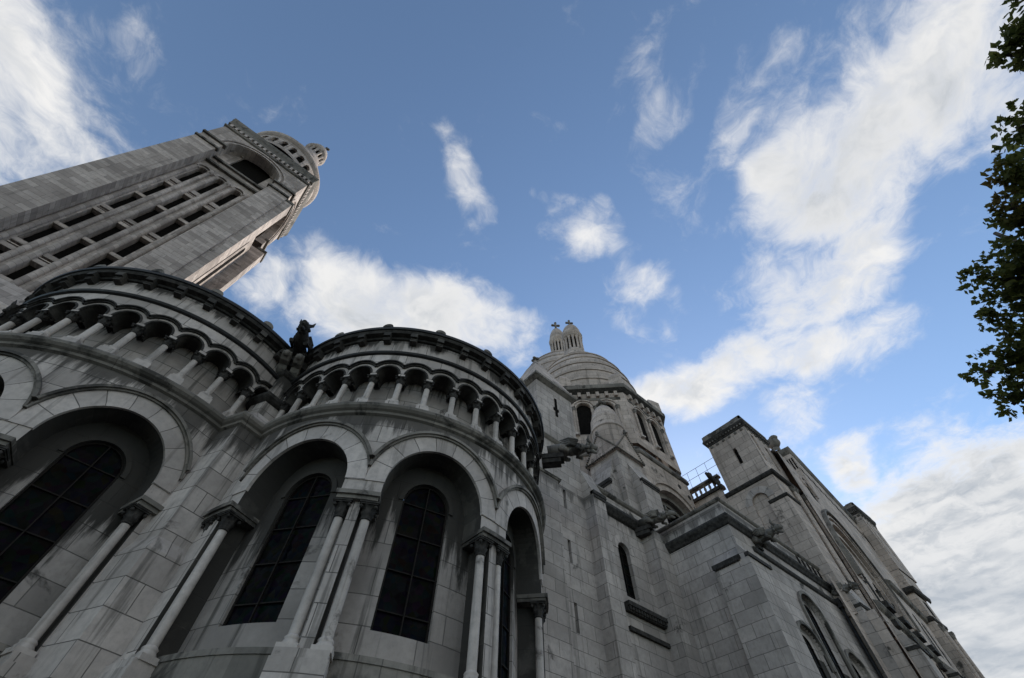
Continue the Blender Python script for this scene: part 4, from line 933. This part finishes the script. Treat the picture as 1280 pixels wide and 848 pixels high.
for i, (a, b_, ar) in enumerate(zr):
    if i not in (2, 3, 5, 6): continue
    for c in cxs: b = MB(); fbox(b, fp, c-hw*1.1, c+hw*1.1, pd-.002, pd+.02, b_*s_*U-.002, b_*s_*U+.018); b.build('lintel', M_far, bt)
b = MB()
for c in cxs:
    for a, b_, ar in zr:
        if b_-a < .03: fbox(b, fp, c-hw, c+hw, pd+.004, pd+.016, (a+.006)*s_*U, (b_-.006)*s_*U)
b.build('baluster_bar', M_far, bt)
# tower core and flank
W = MB(); xs = T_(-.402)
W.box(bx0+.004, xs, by0_+pd+.042, by1-.003, G0, T_(1.71))
W.box(bx0-.0, bx0+.01, by0_+.02, by1, G0, T_(1.8))
W.box(xs-.03, bx1b, by0_+.012, by0_+T_(.058), .80*U, T_(1.775)); W.box(xs-.03, bx1b, T_(1.283), by1, .80*U, T_(1.775))
W.box(bx0-.05, bx1b+.03, by0_-.04, by1+.03, G0, .74*U)
W.hexa([(bx0-.05,by0_-.04),(bx1b+.03,by0_-.04),(bx1b+.03,by1+.03),(bx0-.05,by1+.03)], .74*U, .812*U, [(bx0,by0_+.001),(bx1b-.001,by0_+.001),(bx1b-.001,by1),(bx0,by1)])
W.build('side_wall', M_tower, bt)
b = MB(); fe = east(xs+.001, 0)
for i in range(3): u = T_(1.13+.05*i); fbox(b, fe, u-.022, u+.022, -.002, .003, 1.2*U, 1.64*U); b.poly([fe.P(u+.022*cos(pi*j/10), -.002, 1.64*U+.022*sin(pi*j/10)) for j in range(11)])
b.build('opening', M_dark, bt)
# belfry stage
W = MB(); zi, zc = T_(1.80), T_(2.03); bc = -.5725*U
panel(W, fp, bx0, bx1, zi, zc, [(bc, .1075*U, zi, T_(1.846), True, pd)], n=30)
fe2 = east(bx1, 0); ym = T_(1.168)
panel(W, fe2, by0_, by1-.02, zi, zc, [(ym, .098*U, zi, T_(1.850), True, .035*U)], n=26)
W.poly([(bx0,by0_,zi),(bx0,by1,zi),(bx0,by1,zc),(bx0,by0_,zc)]); W.poly([(bx0,by1-.02,zi),(bx1,by1-.02,zi),(bx1,by1-.02,zc),(bx0,by1-.02,zc)]); W.poly([(bx0,by0_,zc),(bx1,by0_,zc),(bx1,by1,zc),(bx0,by1,zc)])
W.build('belfry_wall', M_tower, bt)
for fr_, u in ((fp, bc), (fe2, ym)):
    b = MB(); panel(b, fr_, u-.108*U, u+.108*U, T_(1.722), T_(2.02), [(u, .060*U, T_(1.815), T_(1.928), True, .016)], d=pd, n=22); 
    ring(b, fr_, u, T_(1.928), .060*U, .070*U, .012, pd, n=22); ring(b, fr_, u, T_(1.928), .082*U, .090*U, .014, pd, n=22); b.build('belfry_arch', M_tower, bt)
    b = MB(); fbox(b, fr_, u-.075*U, u+.075*U, pd+.0155, pd+.022, T_(1.80), T_(2.02)); b.build('belfry_opening', M_dark, bt)
    b = MB(); ring(b, fr_, u, T_(1.846), .109*U, .117*U, .010, n=28); ring(b, fr_, u, T_(1.846), .126*U, .134*U, .012, n=28); b.build('hood_mould', M_tower, bt)
b = MB(); fbox(b, fp, T_(-.679), T_(-.465), pd-.018, pd+.02, T_(1.795), T_(1.806)); fbox(b, fp, T_(-.679), T_(-.465), pd-.022, pd+.02, T_(1.745), T_(1.757)); b.build('sill', M_trim, bt)
for (a, c) in ((bx0, T_(-.675)), (T_(-.469), bx1)):
    b = MB(); fbox(b, fp, a-.008, c+.01, -.016, .02, T_(1.838), T_(1.850)); b.build('impost', M_trim, bt)
    b = MB(); fbox(b, fp, a-.006, c+.006, -.012, .02, T_(1.788), T_(1.798)); b.build('impost', M_trim, bt)
for (a, c, e) in ((by0_+.008, by0_+T_(.06), 0), (T_(1.28), by1+.004, 0)): b = MB(); b.box(bx1-.01, bx1b+.008, a, c, T_(1.775), T_(1.79)); b.build('pilaster_cap', M_trim, bt)
for (a, c) in ((by0_, T_(1.07)), (T_(1.266), by1-.02)): b = MB(); fbox(b, fe2, a-.006, c+.006, -.016, .02, T_(1.838), T_(1.850)); b.build('impost', M_trim, bt)
L_ = [(bx0,by1-.02),(bx0,by0_),(bx1,by0_),(bx1,by1-.02)]
b = MB(); b.sweep(L_, [(0,T_(1.988)), (.012,T_(1.992)), (.014,T_(2.0)), (0,T_(2.001))], True); b.sweep(L_, [(0,T_(2.022)), (.014,T_(2.026)), (.016,T_(2.05)), (.022,T_(2.064)), (.024,T_(2.085)), (.0,T_(2.09))], True); b.build('cornice', M_trim, bt)
b = MB(); fe2s = Flat((bx1, 0), (0, 1))
for i in range(18):
    u = bx0+(bx1-bx0)*(i+.25)/18; fbox(b, fp, u, u+.018, -.016, 0, T_(2.003), T_(2.030)); v = by0_+(by1-.02-by0_)*(i+.25)/18; fbox(b, fe2, v, v+.016, -.016, 0, T_(2.003), T_(2.030))
b.build('modillion_row', M_tower, bt)
tcx, tcy = (bx0+bx1)/2, T_(1.168)
b = MB(); q = .165*U; b.hexa([(tcx-q,tcy-q*.92),(tcx+q,tcy-q*.92),(tcx+q,tcy+q*.92),(tcx-q,tcy+q*.92)], T_(2.085), T_(2.13)); b.build('attic', M_tower, bt)
fr_ = Round((tcx, tcy), .176*U); b = MB(); n = 24
panel(b, fr_, -pi*fr_.r, pi*fr_.r, T_(2.12), T_(2.255), [((-pi+2*pi*(i+.5)/n)*fr_.r, fr_.r*2*pi/n*.30, T_(2.150), T_(2.205), True, .04) for i in range(n)], n=8)
dr = b.build('drum', M_tower, bt)
b = MB(); b.lathe([(.163*U, T_(2.12)), (.163*U, T_(2.25))], (tcx, tcy), 48); b.build('opening', M_dark, dr)
b = MB(); b.lathe([(.174*U, T_(2.24)), (.180*U, T_(2.246)), (.190*U, T_(2.262)), (.190*U, T_(2.272)), (.176*U, T_(2.276))]+[(.170*U*math.sqrt(1-t*t), T_(2.276+.19*t)) for t in (.05,.15,.3,.45,.6,.75,.85,.95)], (tcx, tcy), 48); b.build('dome', M_tower, bt)
lantern(bt, (tcx, tcy), T_(2.585), .064*U, T_(2.705), T_(2.82), T_(2.905), 14, M_tower)
for sx_ in (-1, 1):
    for sy_ in (-1, 1):
        x, y = tcx+sx_*.155*U, tcy+sy_*.135*U
        b = MB(); b.lathe([(.034,T_(2.085)),(.030,T_(2.12)),(.038,T_(2.125)),(.022,T_(2.135)),(.026,T_(2.15)),(.012,T_(2.165)),(0,T_(2.17))], (x, y), 8); b.ball((x+.03,y,T_(2.115)), .02, 7, 5); b.ball((x-.03,y,T_(2.115)), .02, 7, 5); b.build('corner_acroterion', M_trim, bt)

# ------------------------------------------------------------------ tree at the right, its outer boughs hanging into view
def mtr(p): return (p[0]/K, p[1]/K, (p[2]-EYE)/K)
tree = thing('tree', 'broadleaf tree with dark autumn leaves at the right edge', 'tree', 11.2/K, -4.6/K)
b = MB(); b.tube([mtr(p) for p in ((11.2,-4.6,0),(11.15,-4.6,1.5),(11.0,-4.5,4.0),(10.9,-4.6,6.5),(11.0,-4.5,9.5),(11.1,-4.6,12))], [.36/K,.30/K,.25/K,.20/K,.13/K,.04/K], 14); trk = b.build('trunk', M_bark, tree)
tips = []
random.seed(21)
def off(p): return (p[0], p[1], p[2]+EYE)
rays = [(6.49,-2.06,5.57,0.10),(6.46,-2.26,5.54,0.16),(6.75,-2.31,5.48,0.22),(6.51,-2.62,5.64,0.24),(6.92,-2.08,5.37,0.20),(7.17,-1.89,5.45,0.10),
        (7.24,-2.05,5.29,0.22),(7.67,-1.60,5.20,0.16),(7.74,-1.36,5.15,0.12),(7.96,-1.46,4.98,0.18),(8.20,-1.39,4.80,0.14),(7.80,-1.79,5.12,0.22),
        (6.11,-2.80,5.83,0.16),(6.02,-2.97,5.84,0.20),(5.65,-3.06,6.01,0.10),(5.67,-3.17,5.93,0.16),(5.23,-3.37,6.08,0.12),(5.12,-3.51,6.09,0.10),
        (5.41,-3.31,5.95,0.18),(4.46,-3.72,6.35,0.09),(4.56,-3.74,6.26,0.12),(4.39,-3.89,6.29,0.10),(4.28,-3.93,6.34,0.07),(4.10,-4.06,6.38,0.07),
        (4.59,-3.93,6.26,0.18),(6.09,-3.17,5.82,0.40),(6.65,-2.88,5.66,0.40),(7.13,-2.52,5.42,0.38),(7.67,-2.17,5.17,0.38),(8.10,-1.75,4.85,0.30),
        (5.64,-3.38,5.85,0.30),(7.14,-2.92,5.55,0.60),(8.02,-2.35,5.12,0.60),(6.43,-3.40,5.80,0.50),(4.66,-4.38,6.33,0.40),
        (8.3,-3.4,5.6,1.0),(7.2,-4.6,6.7,1.0),(8.8,-4.6,6.6,1.3),(7.8,-5.4,7.6,1.3),(10.0,-3.6,6.2,1.1),(10.2,-5.6,7.2,1.5),(12.0,-4.8,7.6,1.3),(10.3,-6.4,8.6,1.5),(11.6,-5.6,8.6,1.6),(11.8,-6.6,9.4,1.5),(12.4,-4.2,6.8,1.4),(12.0,-6.2,6.6,1.4),(9.0,-6.2,6.8,1.3),(13.0,-5.2,8.4,1.4)]
lb = MB(); lv, lf = [], []
for (x, y, z, r) in rays:
    c = Vector((x, y, z+EYE)); near = r < .75
    nt_ = int(55*(r/.3)**2) if near else int(100*r*r); nt_ = min(nt_, 240)
    for _ in range(max(16, nt_)):
        while True:
            o_ = Vector((random.uniform(-1,1), random.uniform(-1,1), random.uniform(-1,1)))
            if .1 < o_.length < 1: break
        o_ *= r; o_.z *= .8; p = c+o_; dirn = (o_.normalized()+Vector((-.25,.15,-.4))*.5).normalized()
        for j in range(6 if near else 7):                      # a twig of leaves
            a = dirn.orthogonal().normalized(); bb = dirn.cross(a); th = random.uniform(0, 2*pi)
            out = (a*cos(th)+bb*sin(th)+dirn*.5+Vector((0,0,-.25))).normalized()
            base_ = p+dirn*(j*.018)*(1 if near else 1.8); L_f = random.uniform(.06, .105)*(1 if near else 1.7); wd = L_f*.36
            sd_ = out.cross(Vector((random.uniform(-1,1), random.uniform(-1,1), random.uniform(-1,1)))).normalized()
            q = [base_, base_+out*L_f*.45+sd_*wd, base_+out*L_f, base_+out*L_f*.45-sd_*wd]
            i0 = len(lv); lv += [tuple(v) for v in q]; lf.append((i0, i0+1, i0+2, i0+3))
me = bpy.data.meshes.new('crown'); base_l = ROOTLOC[tree.name]
me.from_pydata([(a-base_l[0], b_-base_l[1], c_-base_l[2]) for a, b_, c_ in lv], [], lf); me.materials.append(M_leaf)
cr = bpy.data.objects.new('crown', me); col.objects.link(cr); cr.parent = tree
for (st, mids) in (((10.95,-4.55,4.6), ((9.4,-3.5,6.0),(7.03,-2.62,7.19),(6.75,-2.31,7.18),(6.49,-2.10,7.26))), ((9.4,-3.5,6.0), ((7.91,-2.20,6.87),(7.82,-1.73,6.81),(7.74,-1.42,6.84))), ((9.4,-3.5,6.0), ((6.23,-3.15,7.54),(6.08,-2.85,7.54))), ((10.9,-4.6,6.3), ((8.6,-4.2,7.4),(5.32,-3.57,7.73),(5.25,-3.38,7.76))), ((8.6,-4.2,7.4), ((6.2,-4.2,8.0),(4.67,-3.88,7.94),(4.47,-3.72,8.04))), ((11,-4.5,7.0), ((10.4,-6.0,9.0),(9.0,-6.2,8.8))), ((11,-4.5,6.5), ((12,-4.6,8.2),(13,-5.1,9.8))), ((7.91,-2.20,6.87), ((8.13,-1.61,6.54),(8.19,-1.37,6.51)))):
    b = MB(); pts = [mtr(st)]+[mtr(p) for p in mids]; n = len(pts); b.tube(pts, [(.055*(1-i/n)+.006)/K for i in range(n)], 8); b.build('limb', M_bark, tree)
